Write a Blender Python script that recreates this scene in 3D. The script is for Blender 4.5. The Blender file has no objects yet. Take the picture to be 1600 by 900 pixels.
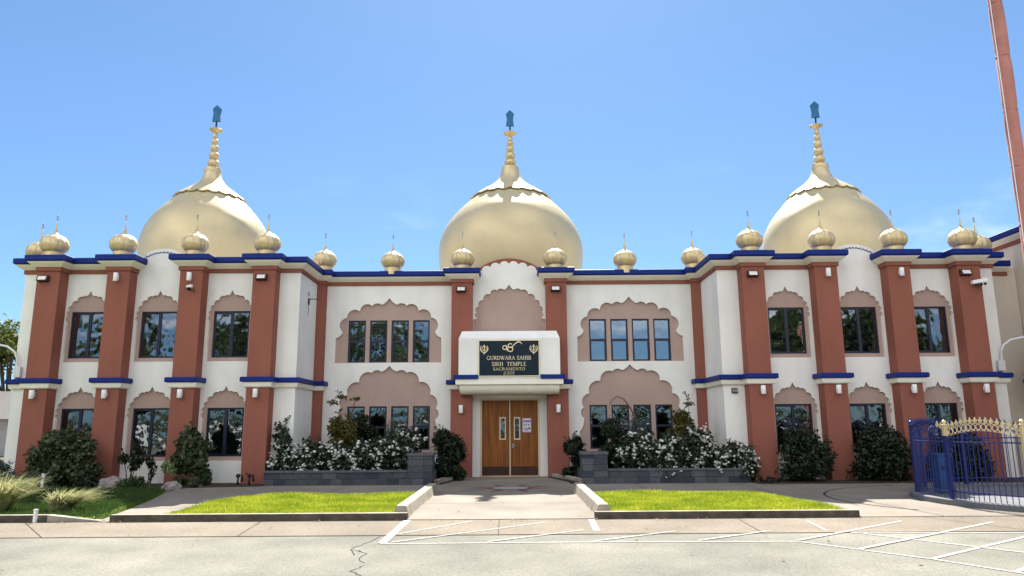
import bpy, bmesh, math, random
import numpy as np
from mathutils import Vector, Matrix
from mathutils.geometry import tessellate_polygon

R = math.radians
random.seed(7)
scene = bpy.context.scene
COL = scene.collection
AX = -0.10            # the building's axis of symmetry

# ------------------------------------------------------------------ helpers
class MB:
    """collects geometry for ONE mesh object"""
    def __init__(s): s.v = []; s.f = []; s.m = []
    def add(s, vs, fs, mat=0):
        o = len(s.v); s.v += [tuple(p) for p in vs]
        s.f += [tuple(i + o for i in f) for f in fs]; s.m += [mat] * len(fs)
        return s
    def box(s, x0, x1, y0, y1, z0, z1, mat=0):
        v = [(x0,y0,z0),(x1,y0,z0),(x1,y1,z0),(x0,y1,z0),(x0,y0,z1),(x1,y0,z1),(x1,y1,z1),(x0,y1,z1)]
        return s.add(v, [(0,3,2,1),(4,5,6,7),(0,1,5,4),(1,2,6,5),(2,3,7,6),(3,0,4,7)], mat)
    def bar(s, a, b, w, h=None, mat=0, n=None):
        a = Vector(a); b = Vector(b); d = (b - a).normalized(); h = h or w
        up = Vector((0,0,1)) if abs(d.z) < .95 else Vector((0,1,0))
        u = d.cross(up).normalized(); k = u.cross(d)
        v = []
        for p in (a, b):
            for i, j in ((-1,-1),(1,-1),(1,1),(-1,1)): v.append(p + u*i*w/2 + k*j*h/2)
        return s.add(v, [(0,1,2,3),(7,6,5,4),(0,4,5,1),(1,5,6,2),(2,6,7,3),(3,7,4,0)], mat)
    def tube(s, pts, rad, n=8, mat=0, cap=True):
        pts = [Vector(p) for p in pts]
        rad = [rad]*len(pts) if not hasattr(rad, '__len__') else rad
        vs = []; prev = None
        for i, p in enumerate(pts):
            d = (pts[min(i+1,len(pts)-1)] - pts[max(i-1,0)]).normalized()
            if prev is None:
                u = d.cross(Vector((0,0,1)))
                if u.length < .1: u = Vector((1,0,0))
                u.normalize()
            else:
                u = (prev - d*prev.dot(d)).normalized()
            prev = u; w = d.cross(u)
            for k in range(n):
                a = 2*math.pi*k/n
                vs.append(p + (u*math.cos(a) + w*math.sin(a))*rad[i])
        fs = []
        for i in range(len(pts)-1):
            for k in range(n):
                fs.append((i*n+k, i*n+(k+1)%n, (i+1)*n+(k+1)%n, (i+1)*n+k))
        if cap:
            fs.append(tuple(reversed(range(n)))); fs.append(tuple((len(pts)-1)*n+k for k in range(n)))
        return s.add(vs, fs, mat)
    def lathe(s, prof, n=48, c=(0,0,0), mat=0, mod=None):
        vs = []
        for (r, z) in prof:
            for k in range(n):
                a = 2*math.pi*k/n
                q = r*(mod(a, r, z) if mod else 1)
                vs.append((c[0]+q*math.cos(a), c[1]+q*math.sin(a), c[2]+z))
        fs = []
        for i in range(len(prof)-1):
            for k in range(n):
                fs.append((i*n+k, i*n+(k+1)%n, (i+1)*n+(k+1)%n, (i+1)*n+k))
        fs.append(tuple(reversed(range(n)))); fs.append(tuple((len(prof)-1)*n+k for k in range(n)))
        return s.add(vs, fs, mat)
    def plate(s, outer, holes, y, reveal=0.0, mat=0, mat_r=None, rim=False):
        """upright plate facing -Y at depth y with holes; reveals run back by `reveal`"""
        loops = [[Vector((x, z, 0)) for x, z in l] for l in [outer] + list(holes)]
        flat = [p for l in loops for p in l]
        tris = tessellate_polygon(loops)
        vs = [(p.x, y, p.y) for p in flat]; fs = []
        for t in tris:
            a, b, c = (flat[i] for i in t)
            ar = (b.x-a.x)*(c.y-a.y) - (b.y-a.y)*(c.x-a.x)
            if abs(ar) < 1e-10: continue
            fs.append(tuple(t) if ar > 0 else tuple(reversed(t)))
        s.add(vs, fs, mat)
        if reveal:
            for li, l in enumerate(loops):
                if li == 0 and not rim: continue
                n = len(l); v2 = [(p.x, y, p.y) for p in l] + [(p.x, y+reveal, p.y) for p in l]
                s.add(v2, [(i, (i+1)%n, n+(i+1)%n, n+i) for i in range(n)], mat if mat_r is None else mat_r)
        return s
    def prism(s, outer, y0, y1, mat=0):
        s.plate(outer, [], y0, reveal=y1-y0, mat=mat, rim=True)
        loops = [[Vector((x, z, 0)) for x, z in outer]]
        vs = [(x, y1, z) for x, z in outer]
        s.add(vs, [tuple(t) for t in tessellate_polygon(loops)], mat)
        return s
    def flat(s, outer, z, holes=(), mat=0):
        loops = [[Vector((x, y, 0)) for x, y in l] for l in [outer] + list(holes)]
        fl = [p for l in loops for p in l]
        fs = []
        for t in tessellate_polygon(loops):
            a, b, c = (fl[i] for i in t)
            ar = (b.x-a.x)*(c.y-a.y) - (b.y-a.y)*(c.x-a.x)
            fs.append(tuple(t) if ar > 0 else tuple(reversed(t)))
        return s.add([(p.x, p.y, z) for p in fl], fs, mat)
    def slab(s, outer, z0, z1, mat=0):
        s.flat(outer, z1, mat=mat); n = len(outer)
        v = [(x,y,z0) for x,y in outer] + [(x,y,z1) for x,y in outer]
        return s.add(v, [(i,(i+1)%n,n+(i+1)%n,n+i) for i in range(n)], mat)
    def sweep(s, path, prof, mat=0):
        """profile (offset outwards, z) swept along a plan polyline; outside is on the right hand"""
        n = len(path); P = [Vector(p) for p in path]; nor = []
        for i in range(n-1):
            d = (P[i+1]-P[i]).normalized(); nor.append(Vector((d.y, -d.x)))
        mit = []
        for i in range(n):
            if i == 0: m = nor[0]
            elif i == n-1: m = nor[-1]
            else:
                a, b = nor[i-1], nor[i]; m = (a+b); m = m / max(m.dot(a), .15)
            mit.append(m)
        vs = []; k = len(prof)
        for i in range(n):
            for (d, z) in prof:
                q = P[i] + mit[i]*d; vs.append((q.x, q.y, z))
        fs = []
        for i in range(n-1):
            for j in range(k):
                j2 = (j+1) % k
                fs.append((i*k+j, (i+1)*k+j, (i+1)*k+j2, i*k+j2))
        fs.append(tuple(range(k))); fs.append(tuple(reversed([(n-1)*k+j for j in range(k)])))
        return s.add(vs, fs, mat)
    def ribbon(s, pts, wid, y0, y1, mat=0):
        """flat stroke in the XZ plane with thickness"""
        P = [Vector(p) for p in pts]; n = len(P)
        wid = [wid]*n if not hasattr(wid, '__len__') else wid
        L = []; Q = []
        for i in range(n):
            d = (P[min(i+1,n-1)]-P[max(i-1,0)]).normalized(); m = Vector((-d.y, d.x))
            L.append(P[i]+m*wid[i]/2); Q.append(P[i]-m*wid[i]/2)
        vs = []
        for i in range(n):
            vs += [(L[i].x,y0,L[i].y),(Q[i].x,y0,Q[i].y),(Q[i].x,y1,Q[i].y),(L[i].x,y1,L[i].y)]
        fs = []
        for i in range(n-1):
            a, b = i*4, i*4+4
            for j in range(4): fs.append((a+j, a+(j+1)%4, b+(j+1)%4, b+j))
        fs.append((0,3,2,1)); fs.append(tuple((n-1)*4+j for j in range(4)))
        return s.add(vs, fs, mat)
    def build(s, name, mats, parent=None, smooth=False, auto=None):
        me = bpy.data.meshes.new(name)
        me.from_pydata(s.v, [], s.f)
        mats = mats if isinstance(mats, (list, tuple)) else [mats]
        for m in mats: me.materials.append(m)
        if len(mats) > 1: me.polygons.foreach_set('material_index', s.m)
        bm = bmesh.new(); bm.from_mesh(me)
        bmesh.ops.recalc_face_normals(bm, faces=bm.faces) if len(s.f) < 20000 else None
        bm.to_mesh(me); bm.free()
        if smooth:
            me.polygons.foreach_set('use_smooth', [True]*len(me.polygons))
            if auto:
                try: me.set_sharp_from_angle(angle=R(auto))
                except Exception: pass
        me.update()
        o = bpy.data.objects.new(name, me); COL.objects.link(o)
        if parent is not None: o.parent = parent
        return o

def tag(o, label=None, cat=None, group=None, kind=None):
    if label: o['label'] = label
    if cat: o['category'] = cat
    if group: o['group'] = group
    if kind: o['kind'] = kind
    return o

def empty(name, loc=(0,0,0), rz=0.0):
    o = bpy.data.objects.new(name, None); COL.objects.link(o)
    o.location = loc; o.rotation_euler = (0,0,rz); o.empty_display_size = .2
    return o

def kids(o): return [c for c in bpy.data.objects if c.parent == o]

def copy_tree(o, parent=None):
    c = o.copy(); COL.objects.link(c)
    if parent is not None: c.parent = parent
    for ch in kids(o): copy_tree(ch, c)
    return c

def mirror(path):   # mirror a plan path about x=0 keeping the outside on the right hand
    return [(-x, y) for x, y in reversed(path)]

# ------------------------------------------------------------------ materials
def mat(name, col, rough=.8, metal=0.0, var=0.0, vscale=3.0, bump=0.0, bscale=60.0, spec=.3, dirt=None, detail=6):
    m = bpy.data.materials.new(name); m.use_nodes = True
    nt = m.node_tree; b = nt.nodes['Principled BSDF']
    b.inputs['Roughness'].default_value = rough; b.inputs['Metallic'].default_value = metal
    b.inputs['Specular IOR Level'].default_value = spec
    b.inputs['Base Color'].default_value = (*col, 1)
    tc = nt.nodes.new('ShaderNodeTexCoord')
    if var:
        n = nt.nodes.new('ShaderNodeTexNoise'); n.inputs['Scale'].default_value = vscale; n.inputs['Detail'].default_value = detail
        n.inputs['Roughness'].default_value = .65
        nt.links.new(tc.outputs['Object'], n.inputs['Vector'])
        r = nt.nodes.new('ShaderNodeMapRange'); r.inputs['From Min'].default_value = .3; r.inputs['From Max'].default_value = .7
        r.inputs['To Min'].default_value = 1-var; r.inputs['To Max'].default_value = 1+var
        nt.links.new(n.outputs['Fac'], r.inputs['Value'])
        mx = nt.nodes.new('ShaderNodeMix'); mx.data_type = 'RGBA'; mx.blend_type = 'MULTIPLY'; mx.inputs[0].default_value = 1
        mx.inputs[6].default_value = (*col, 1)
        nt.links.new(r.outputs['Result'], mx.inputs[7]); nt.links.new(mx.outputs[2], b.inputs['Base Color'])
    if bump:
        n2 = nt.nodes.new('ShaderNodeTexNoise'); n2.inputs['Scale'].default_value = bscale; n2.inputs['Detail'].default_value = 4
        nt.links.new(tc.outputs['Object'], n2.inputs['Vector'])
        bp = nt.nodes.new('ShaderNodeBump'); bp.inputs['Strength'].default_value = bump; bp.inputs['Distance'].default_value = .01
        nt.links.new(n2.outputs['Fac'], bp.inputs['Height']); nt.links.new(bp.outputs['Normal'], b.inputs['Normal'])
    return m

def stucco(name, col, streak=.075):
    """painted stucco: fine sand bump, blotches and faint vertical rain streaks"""
    m = mat(name, col, rough=.9, var=.06, vscale=.9, bump=.6, bscale=30, spec=.2)
    nt = m.node_tree; b = nt.nodes['Principled BSDF']
    src = b.inputs['Base Color'].links[0].from_socket
    tc = nt.nodes.new('ShaderNodeTexCoord'); mp = nt.nodes.new('ShaderNodeMapping'); mp.inputs['Scale'].default_value = (3.2, 3.2, .5)
    nt.links.new(tc.outputs['Object'], mp.inputs['Vector'])
    n = nt.nodes.new('ShaderNodeTexNoise'); n.inputs['Scale'].default_value = 1; n.inputs['Detail'].default_value = 5
    nt.links.new(mp.outputs['Vector'], n.inputs['Vector'])
    r = nt.nodes.new('ShaderNodeMapRange'); r.inputs['From Min'].default_value = .45; r.inputs['From Max'].default_value = .75
    r.inputs['To Min'].default_value = 1; r.inputs['To Max'].default_value = 1-streak
    nt.links.new(n.outputs['Fac'], r.inputs['Value'])
    mx = nt.nodes.new('ShaderNodeMix'); mx.data_type = 'RGBA'; mx.blend_type = 'MULTIPLY'; mx.inputs[0].default_value = 1
    nt.links.new(src, mx.inputs[6]); nt.links.new(r.outputs['Result'], mx.inputs[7]); nt.links.new(mx.outputs[2], b.inputs['Base Color'])
    return m

def leaf_mat(name, cols, rough=.55, trans=.25, patch=0):
    m = bpy.data.materials.new(name); m.use_nodes = True; nt = m.node_tree
    b = nt.nodes['Principled BSDF']; b.inputs['Roughness'].default_value = rough; b.inputs['Specular IOR Level'].default_value = .3
    g = nt.nodes.new('ShaderNodeNewGeometry'); cr = nt.nodes.new('ShaderNodeValToRGB')
    els = cr.color_ramp.elements
    els[0].color = (*cols[0], 1); els[1].color = (*cols[-1], 1)
    for i, c in enumerate(cols[1:-1]): els.new((i+1)/(len(cols)-1)).color = (*c, 1)
    nt.links.new(g.outputs['Random Per Island'], cr.inputs['Fac']); nt.links.new(cr.outputs['Color'], b.inputs['Base Color'])
    out = cr.outputs['Color']
    if patch:        # mown turf is never one tone: paler and duller patches
        tc = nt.nodes.new('ShaderNodeTexCoord'); n = nt.nodes.new('ShaderNodeTexNoise'); n.inputs['Scale'].default_value = 1.5; n.inputs['Detail'].default_value = 5
        nt.links.new(tc.outputs['Object'], n.inputs['Vector']); c2 = nt.nodes.new('ShaderNodeValToRGB'); e2 = c2.color_ramp.elements
        e2[0].position = .38; e2[0].color = (.56,.64,.50,1); e2[1].position = .62; e2[1].color = (1.12,1.0,1.0,1)
        nt.links.new(n.outputs['Fac'], c2.inputs['Fac']); mm = nt.nodes.new('ShaderNodeMix'); mm.data_type = 'RGBA'; mm.blend_type = 'MULTIPLY'; mm.inputs[0].default_value = patch
        nt.links.new(out, mm.inputs[6]); nt.links.new(c2.outputs['Color'], mm.inputs[7]); out = mm.outputs[2]; nt.links.new(out, b.inputs['Base Color'])
    t = nt.nodes.new('ShaderNodeBsdfTranslucent'); nt.links.new(out, t.inputs['Color'])
    mx = nt.nodes.new('ShaderNodeMixShader'); mx.inputs[0].default_value = trans
    nt.links.new(b.outputs[0], mx.inputs[1]); nt.links.new(t.outputs[0], mx.inputs[2])
    nt.links.new(mx.outputs[0], nt.nodes['Material Output'].inputs['Surface'])
    return m

def glass_mat(name, tint, refl, wav=.05, ws=1.6):
    m = bpy.data.materials.new(name); m.use_nodes = True; nt = m.node_tree
    nt.nodes.remove(nt.nodes['Principled BSDF'])
    tr = nt.nodes.new('ShaderNodeBsdfTransparent'); tr.inputs['Color'].default_value = (*tint, 1)
    gl = nt.nodes.new('ShaderNodeBsdfGlossy'); gl.inputs['Roughness'].default_value = .012; gl.inputs['Color'].default_value = (.92,.97,1,1)
    mx = nt.nodes.new('ShaderNodeMixShader')
    lw = nt.nodes.new('ShaderNodeLayerWeight'); lw.inputs['Blend'].default_value = .35
    mr = nt.nodes.new('ShaderNodeMapRange'); mr.inputs['To Min'].default_value = refl; mr.inputs['To Max'].default_value = .9
    nt.links.new(lw.outputs['Fresnel'], mr.inputs['Value']); nt.links.new(mr.outputs['Result'], mx.inputs[0])
    tc = nt.nodes.new('ShaderNodeTexCoord'); n = nt.nodes.new('ShaderNodeTexNoise'); n.inputs['Scale'].default_value = ws; n.inputs['Detail'].default_value = 2
    nt.links.new(tc.outputs['Object'], n.inputs['Vector'])
    bp = nt.nodes.new('ShaderNodeBump'); bp.inputs['Strength'].default_value = wav; bp.inputs['Distance'].default_value = .3
    nt.links.new(n.outputs['Fac'], bp.inputs['Height']); nt.links.new(bp.outputs['Normal'], gl.inputs['Normal'])
    nt.links.new(tr.outputs[0], mx.inputs[1]); nt.links.new(gl.outputs[0], mx.inputs[2])
    nt.links.new(mx.outputs[0], nt.nodes['Material Output'].inputs['Surface'])
    return m

M = {}
M['white']  = stucco('cream_stucco', (.80,.785,.74))
M['red']    = stucco('terracotta_stucco', (.275,.100,.070), .08)
M['taupe']  = stucco('taupe_stucco', (.43,.31,.262), .05)
M['cream']  = mat('cream_moulding', (.82,.78,.66), .8, var=.06, vscale=2)
M['blue']   = mat('blue_trim_paint', (.003,.018,.165), .5, var=.12, vscale=4, spec=.2)
M['navy']   = mat('navy_window_frame', (.006,.009,.032), .4, spec=.4)
M['gold']   = mat('gold_paint', (.53,.425,.235), .38, metal=.5, var=.07, vscale=2.0, bump=.10, bscale=7, spec=.5)
def gold_sheet(name, col, rough, metal):
    m = mat(name, col, rough, metal=metal, var=.07, vscale=.9, bump=.14, bscale=3.2, spec=.5); nt = m.node_tree; b = nt.nodes['Principled BSDF']
    tc = nt.nodes.new('ShaderNodeTexCoord'); mp = nt.nodes.new('ShaderNodeMapping'); mp.inputs['Scale'].default_value = (7, 7, .7)
    nt.links.new(tc.outputs['Object'], mp.inputs['Vector'])
    n = nt.nodes.new('ShaderNodeTexNoise'); n.inputs['Scale'].default_value = 1.6; n.inputs['Detail'].default_value = 6; nt.links.new(mp.outputs['Vector'], n.inputs['Vector'])
    for (key, lo, hi) in (('Roughness', rough-.05, rough+.08),):
        r = nt.nodes.new('ShaderNodeMapRange'); r.inputs['From Min'].default_value = .3; r.inputs['From Max'].default_value = .7
        r.inputs['To Min'].default_value = lo; r.inputs['To Max'].default_value = hi; nt.links.new(n.outputs['Fac'], r.inputs['Value']); nt.links.new(r.outputs['Result'], b.inputs[key])
    src = b.inputs['Base Color'].links[0].from_socket
    r = nt.nodes.new('ShaderNodeMapRange'); r.inputs['From Min'].default_value = .3; r.inputs['From Max'].default_value = .7; r.inputs['To Min'].default_value = .97; r.inputs['To Max'].default_value = 1.03
    nt.links.new(n.outputs['Fac'], r.inputs['Value'])
    mx = nt.nodes.new('ShaderNodeMix'); mx.data_type = 'RGBA'; mx.blend_type = 'MULTIPLY'; mx.inputs[0].default_value = 1
    nt.links.new(src, mx.inputs[6]); nt.links.new(r.outputs['Result'], mx.inputs[7]); nt.links.new(mx.outputs[2], b.inputs['Base Color'])
    return m
M['gold'] = gold_sheet('gold_sheet', (.58,.48,.28), .44, .38)
M['golds']  = mat('gold_paint_small', (.61,.48,.26), .42, metal=.42, var=.10, vscale=6, bump=.15, bscale=30, spec=.5)
M['teal']   = mat('teal_cloth', (.030,.135,.27), .7, var=.3, vscale=9, bump=.4, bscale=14)
M['steel']  = mat('dull_steel', (.25,.26,.28), .4, metal=.8, var=.15, vscale=10)
M['wood']   = None
M['kick']   = mat('scuffed_kick_plate', (.045,.018,.012), .6, var=.3, vscale=5)
M['black']  = mat('sign_panel', (.003,.013,.024), .30, spec=.2, var=.3, vscale=3)
M['brass']  = mat('brass_letter', (.85,.72,.46), .5, metal=.1)
M['beige']  = mat('beige_door_frame', (.62,.52,.36), .6, var=.06, vscale=6)
M['lampw']  = mat('white_lamp_metal', (.82,.82,.80), .45, var=.04, vscale=9)
M['lens']   = mat('frosted_lens', (.70,.68,.64), .25, var=.1, vscale=14, spec=.5)
M['brownm'] = mat('brown_lamp_housing', (.05,.022,.018), .5)
M['dark']   = mat('dark_rubber', (.012,.012,.014), .5)
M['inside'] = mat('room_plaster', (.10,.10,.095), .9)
M['blind']  = mat('blind_slats', (.62,.63,.62), .6)
M['roof']   = mat('roof_gravel', (.32,.30,.28), .95, var=.2, vscale=6)
M['galv']   = mat('white_conduit', (.70,.71,.72), .4, metal=.1)
M['fblue']  = mat('blue_fence_paint', (.006,.015,.12), .38, var=.15, vscale=8, spec=.5)
M['fgold']  = mat('gold_fence_paint', (.66,.54,.30), .42, metal=.3, var=.15, vscale=14)
M['cabinet'] = mat('blue_cabinet_paint', (.015,.06,.18), .5, var=.2, vscale=5)
M['cloth']  = mat('salmon_cloth', (.43,.185,.15), .85, var=.13, vscale=3, bump=.5, bscale=9)
M['kerb']   = mat('kerb_concrete', (.30,.265,.215), .92, var=.30, vscale=3.0, bump=.5, bscale=45)
M['kerbface'] = mat('stained_shaded_kerb_face', (.085,.07,.055), .95, var=.5, vscale=4, bump=.5, bscale=40)  # kerb fronts: stains, with the shade on that side put into the colour
M['soil']   = mat('bark_soil', (.045,.034,.026), .97, var=.45, vscale=7, bump=.9, bscale=30)
M['boulder'] = mat('boulder_rock', (.24,.20,.185), .95, var=.35, vscale=5, bump=.8, bscale=14)
M['paint']  = mat('road_paint', (.40,.40,.38), .8, var=.16, vscale=7)
nt = M['paint'].node_tree; _b = nt.nodes['Principled BSDF']; _tr = nt.nodes.new('ShaderNodeBsdfTransparent'); _mx = nt.nodes.new('ShaderNodeMixShader')
_tc = nt.nodes.new('ShaderNodeTexCoord'); _n = nt.nodes.new('ShaderNodeTexNoise'); _n.inputs['Scale'].default_value = 26; _n.inputs['Detail'].default_value = 5; _n.inputs['Roughness'].default_value = .7
nt.links.new(_tc.outputs['Object'], _n.inputs['Vector']); _r = nt.nodes.new('ShaderNodeMapRange'); _r.inputs['From Min'].default_value = .40; _r.inputs['From Max'].default_value = .50; _r.inputs['To Min'].default_value = .25; _r.inputs['To Max'].default_value = .95
nt.links.new(_n.outputs['Fac'], _r.inputs['Value']); nt.links.new(_r.outputs['Result'], _mx.inputs[0]); nt.links.new(_tr.outputs[0], _mx.inputs[1]); nt.links.new(_b.outputs[0], _mx.inputs[2])
nt.links.new(_mx.outputs[0], nt.nodes['Material Output'].inputs['Surface'])
M['crack']  = mat('tar_crack', (.03,.028,.026), .95)
M['ringred'] = mat('red_floor_paint', (.16,.035,.035), .8, var=.25, vscale=8)
M['ringgrey'] = mat('pale_floor_paint', (.26,.25,.23), .85, var=.2, vscale=8)
M['bark']   = mat('tree_bark', (.10,.075,.055), .95, var=.3, vscale=6, bump=.8, bscale=12)
M['petal']  = mat('white_petal', (.84,.84,.80), .6)
M['poster'] = mat('lavender_paper', (.46,.36,.55), .6)
M['posterw'] = mat('poster_white', (.78,.74,.82), .6)
M['posterp'] = mat('poster_purple', (.16,.07,.22), .6)
M['cabw']   = mat('car_paint_white', (.78,.78,.78), .25, spec=.5)
M['shingle'] = mat('grey_shingles', (.11,.108,.105), .95, var=.12, vscale=5, bump=.6, bscale=14)
M['fencewood'] = mat('brown_fence_board', (.22,.10,.06), .9, var=.3, vscale=5)
M['annexw'] = stucco('annex_stucco', (.66,.58,.48))

# concrete, exposed-aggregate apron and asphalt: several noise scales plus stains
def ground_mat(name, col, fine, coarse, stain, fs=160, tint=None):
    m = bpy.data.materials.new(name); m.use_nodes = True; nt = m.node_tree; b = nt.nodes['Principled BSDF']
    b.inputs['Roughness'].default_value = .93; b.inputs['Specular IOR Level'].default_value = .2
    tc = nt.nodes.new('ShaderNodeTexCoord')
    def noise(sc, det, a, lo, hi):
        n = nt.nodes.new('ShaderNodeTexNoise'); n.inputs['Scale'].default_value = sc; n.inputs['Detail'].default_value = det
        nt.links.new(tc.outputs['Object'], n.inputs['Vector'])
        r = nt.nodes.new('ShaderNodeMapRange'); r.inputs['From Min'].default_value = lo; r.inputs['From Max'].default_value = hi
        r.inputs['To Min'].default_value = 1-a; r.inputs['To Max'].default_value = 1+a
        nt.links.new(n.outputs['Fac'], r.inputs['Value']); return r.outputs['Result'], n
    a, n1 = noise(fs, 3, fine, .3, .7); c, _ = noise(1.1, 8, coarse, .3, .7); d, _ = noise(.28, 6, stain, .35, .65)
    p = nt.nodes.new('ShaderNodeMath'); p.operation = 'MULTIPLY'; nt.links.new(a, p.inputs[0]); nt.links.new(c, p.inputs[1])
    q = nt.nodes.new('ShaderNodeMath'); q.operation = 'MULTIPLY'; nt.links.new(p.outputs[0], q.inputs[0]); nt.links.new(d, q.inputs[1])
    mx = nt.nodes.new('ShaderNodeMix'); mx.data_type = 'RGBA'; mx.blend_type = 'MULTIPLY'; mx.inputs[0].default_value = 1
    mx.inputs[6].default_value = (*col, 1); nt.links.new(q.outputs[0], mx.inputs[7])
    out = mx.outputs[2]
    if tint:      # coloured pebbles
        v = nt.nodes.new('ShaderNodeTexVoronoi'); v.inputs['Scale'].default_value = 42
        nt.links.new(tc.outputs['Object'], v.inputs['Vector'])
        cr = nt.nodes.new('ShaderNodeValToRGB'); e = cr.color_ramp.elements
        e[0].color = (.55,.5,.45,1); e[1].color = (*tint, 1)
        sp = nt.nodes.new('ShaderNodeSeparateColor'); nt.links.new(v.outputs['Color'], sp.inputs[0]); nt.links.new(sp.outputs[0], cr.inputs['Fac'])
        m2 = nt.nodes.new('ShaderNodeMix'); m2.data_type = 'RGBA'; m2.blend_type = 'MULTIPLY'; m2.inputs[0].default_value = .55
        nt.links.new(out, m2.inputs[6]); nt.links.new(cr.outputs['Color'], m2.inputs[7]); out = m2.outputs[2]
    nt.links.new(out, b.inputs['Base Color'])
    bp = nt.nodes.new('ShaderNodeBump'); bp.inputs['Strength'].default_value = .5; bp.inputs['Distance'].default_value = .006
    nt.links.new(n1.outputs['Fac'], bp.inputs['Height']); nt.links.new(bp.outputs['Normal'], b.inputs['Normal'])
    return m
M['asphalt'] = ground_mat('old_asphalt', (.154,.149,.124), .30, .12, .20, 50)
M['apron'] = ground_mat('aggregate_apron', (.185,.168,.136), .22, .10, .12, 70, (1.15,1.0,.9))
M['walk'] = ground_mat('walk_concrete', (.205,.18,.15), .08, .10, .14, 90)
M['earth'] = ground_mat('bare_ground', (.10,.085,.06), .2, .2, .2, 30)
M['lawn'] = ground_mat('lawn_soil', (.10,.17,.012), .3, .3, .15, 40)

# dark block masonry with one shade per block
def block_mat():
    m = bpy.data.materials.new('blue_grey_blocks'); m.use_nodes = True; nt = m.node_tree; b = nt.nodes['Principled BSDF']
    b.inputs['Roughness'].default_value = .9
    tc = nt.nodes.new('ShaderNodeTexCoord'); sx = nt.nodes.new('ShaderNodeSeparateXYZ'); nt.links.new(tc.outputs['Object'], sx.inputs[0])
    ad = nt.nodes.new('ShaderNodeMath'); ad.operation = 'ADD'; nt.links.new(sx.outputs[0], ad.inputs[0]); nt.links.new(sx.outputs[1], ad.inputs[1])
    cx = nt.nodes.new('ShaderNodeCombineXYZ'); nt.links.new(ad.outputs[0], cx.inputs[0]); nt.links.new(sx.outputs[2], cx.inputs[1])
    br = nt.nodes.new('ShaderNodeTexBrick'); br.inputs['Scale'].default_value = 1
    br.inputs['Brick Width'].default_value = .40; br.inputs['Row Height'].default_value = .175; br.inputs['Mortar Size'].default_value = .006
    br.inputs['Color1'].default_value = (.085,.090,.102,1); br.inputs['Color2'].default_value = (.026,.031,.044,1); br.inputs['Mortar'].default_value = (.03,.03,.033,1)
    br.offset = .5; br.squash = .8; br.squash_frequency = 2
    nt.links.new(cx.outputs[0], br.inputs['Vector'])
    n = nt.nodes.new('ShaderNodeTexNoise'); n.inputs['Scale'].default_value = 14; n.inputs['Detail'].default_value = 5; nt.links.new(tc.outputs['Object'], n.inputs['Vector'])
    mx = nt.nodes.new('ShaderNodeMix'); mx.data_type = 'RGBA'; mx.blend_type = 'OVERLAY'; mx.inputs[0].default_value = .5
    nt.links.new(br.outputs['Color'], mx.inputs[6]); nt.links.new(n.outputs['Fac'], mx.inputs[7]); nt.links.new(mx.outputs[2], b.inputs['Base Color'])
    sb = nt.nodes.new('ShaderNodeMath'); sb.operation = 'MULTIPLY_ADD'; sb.inputs[1].default_value = -1.5
    nt.links.new(br.outputs['Fac'], sb.inputs[0]); nt.links.new(n.outputs['Fac'], sb.inputs[2])
    bp = nt.nodes.new('ShaderNodeBump'); bp.inputs['Strength'].default_value = .8; bp.inputs['Distance'].default_value = .02
    nt.links.new(sb.outputs[0], bp.inputs['Height']); nt.links.new(bp.outputs['Normal'], b.inputs['Normal'])
    return m
M['block'] = block_mat()
M['blockcap'] = mat('block_cap_stone', (.095,.098,.108), .9, var=.25, vscale=7, bump=.5, bscale=30)

def wood_mat():
    m = bpy.data.materials.new('varnished_door_wood'); m.use_nodes = True; nt = m.node_tree; b = nt.nodes['Principled BSDF']
    b.inputs['Roughness'].default_value = .5; b.inputs['Specular IOR Level'].default_value = .2
    tc = nt.nodes.new('ShaderNodeTexCoord'); mp = nt.nodes.new('ShaderNodeMapping'); mp.inputs['Scale'].default_value = (16, 16, .9)
    nt.links.new(tc.outputs['Object'], mp.inputs['Vector'])
    n = nt.nodes.new('ShaderNodeTexNoise'); n.inputs['Scale'].default_value = 1; n.inputs['Detail'].default_value = 8; n.inputs['Distortion'].default_value = .6
    nt.links.new(mp.outputs['Vector'], n.inputs['Vector'])
    cr = nt.nodes.new('ShaderNodeValToRGB'); e = cr.color_ramp.elements
    e[0].position = .3; e[0].color = (.125,.041,.009,1); e[1].position = .7; e[1].color = (.29,.102,.020,1)
    nt.links.new(n.outputs['Fac'], cr.inputs['Fac']); nt.links.new(cr.outputs['Color'], b.inputs['Base Color'])
    return m
M['wood'] = wood_mat()
M['glass'] = glass_mat('window_glass', (.62,.68,.70), .17)
M['glassdark'] = glass_mat('window_glass_lower', (.5,.55,.56), .11)
M['glasssky'] = glass_mat('window_glass_clear', (.6,.66,.70), .26, wav=.02)

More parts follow.
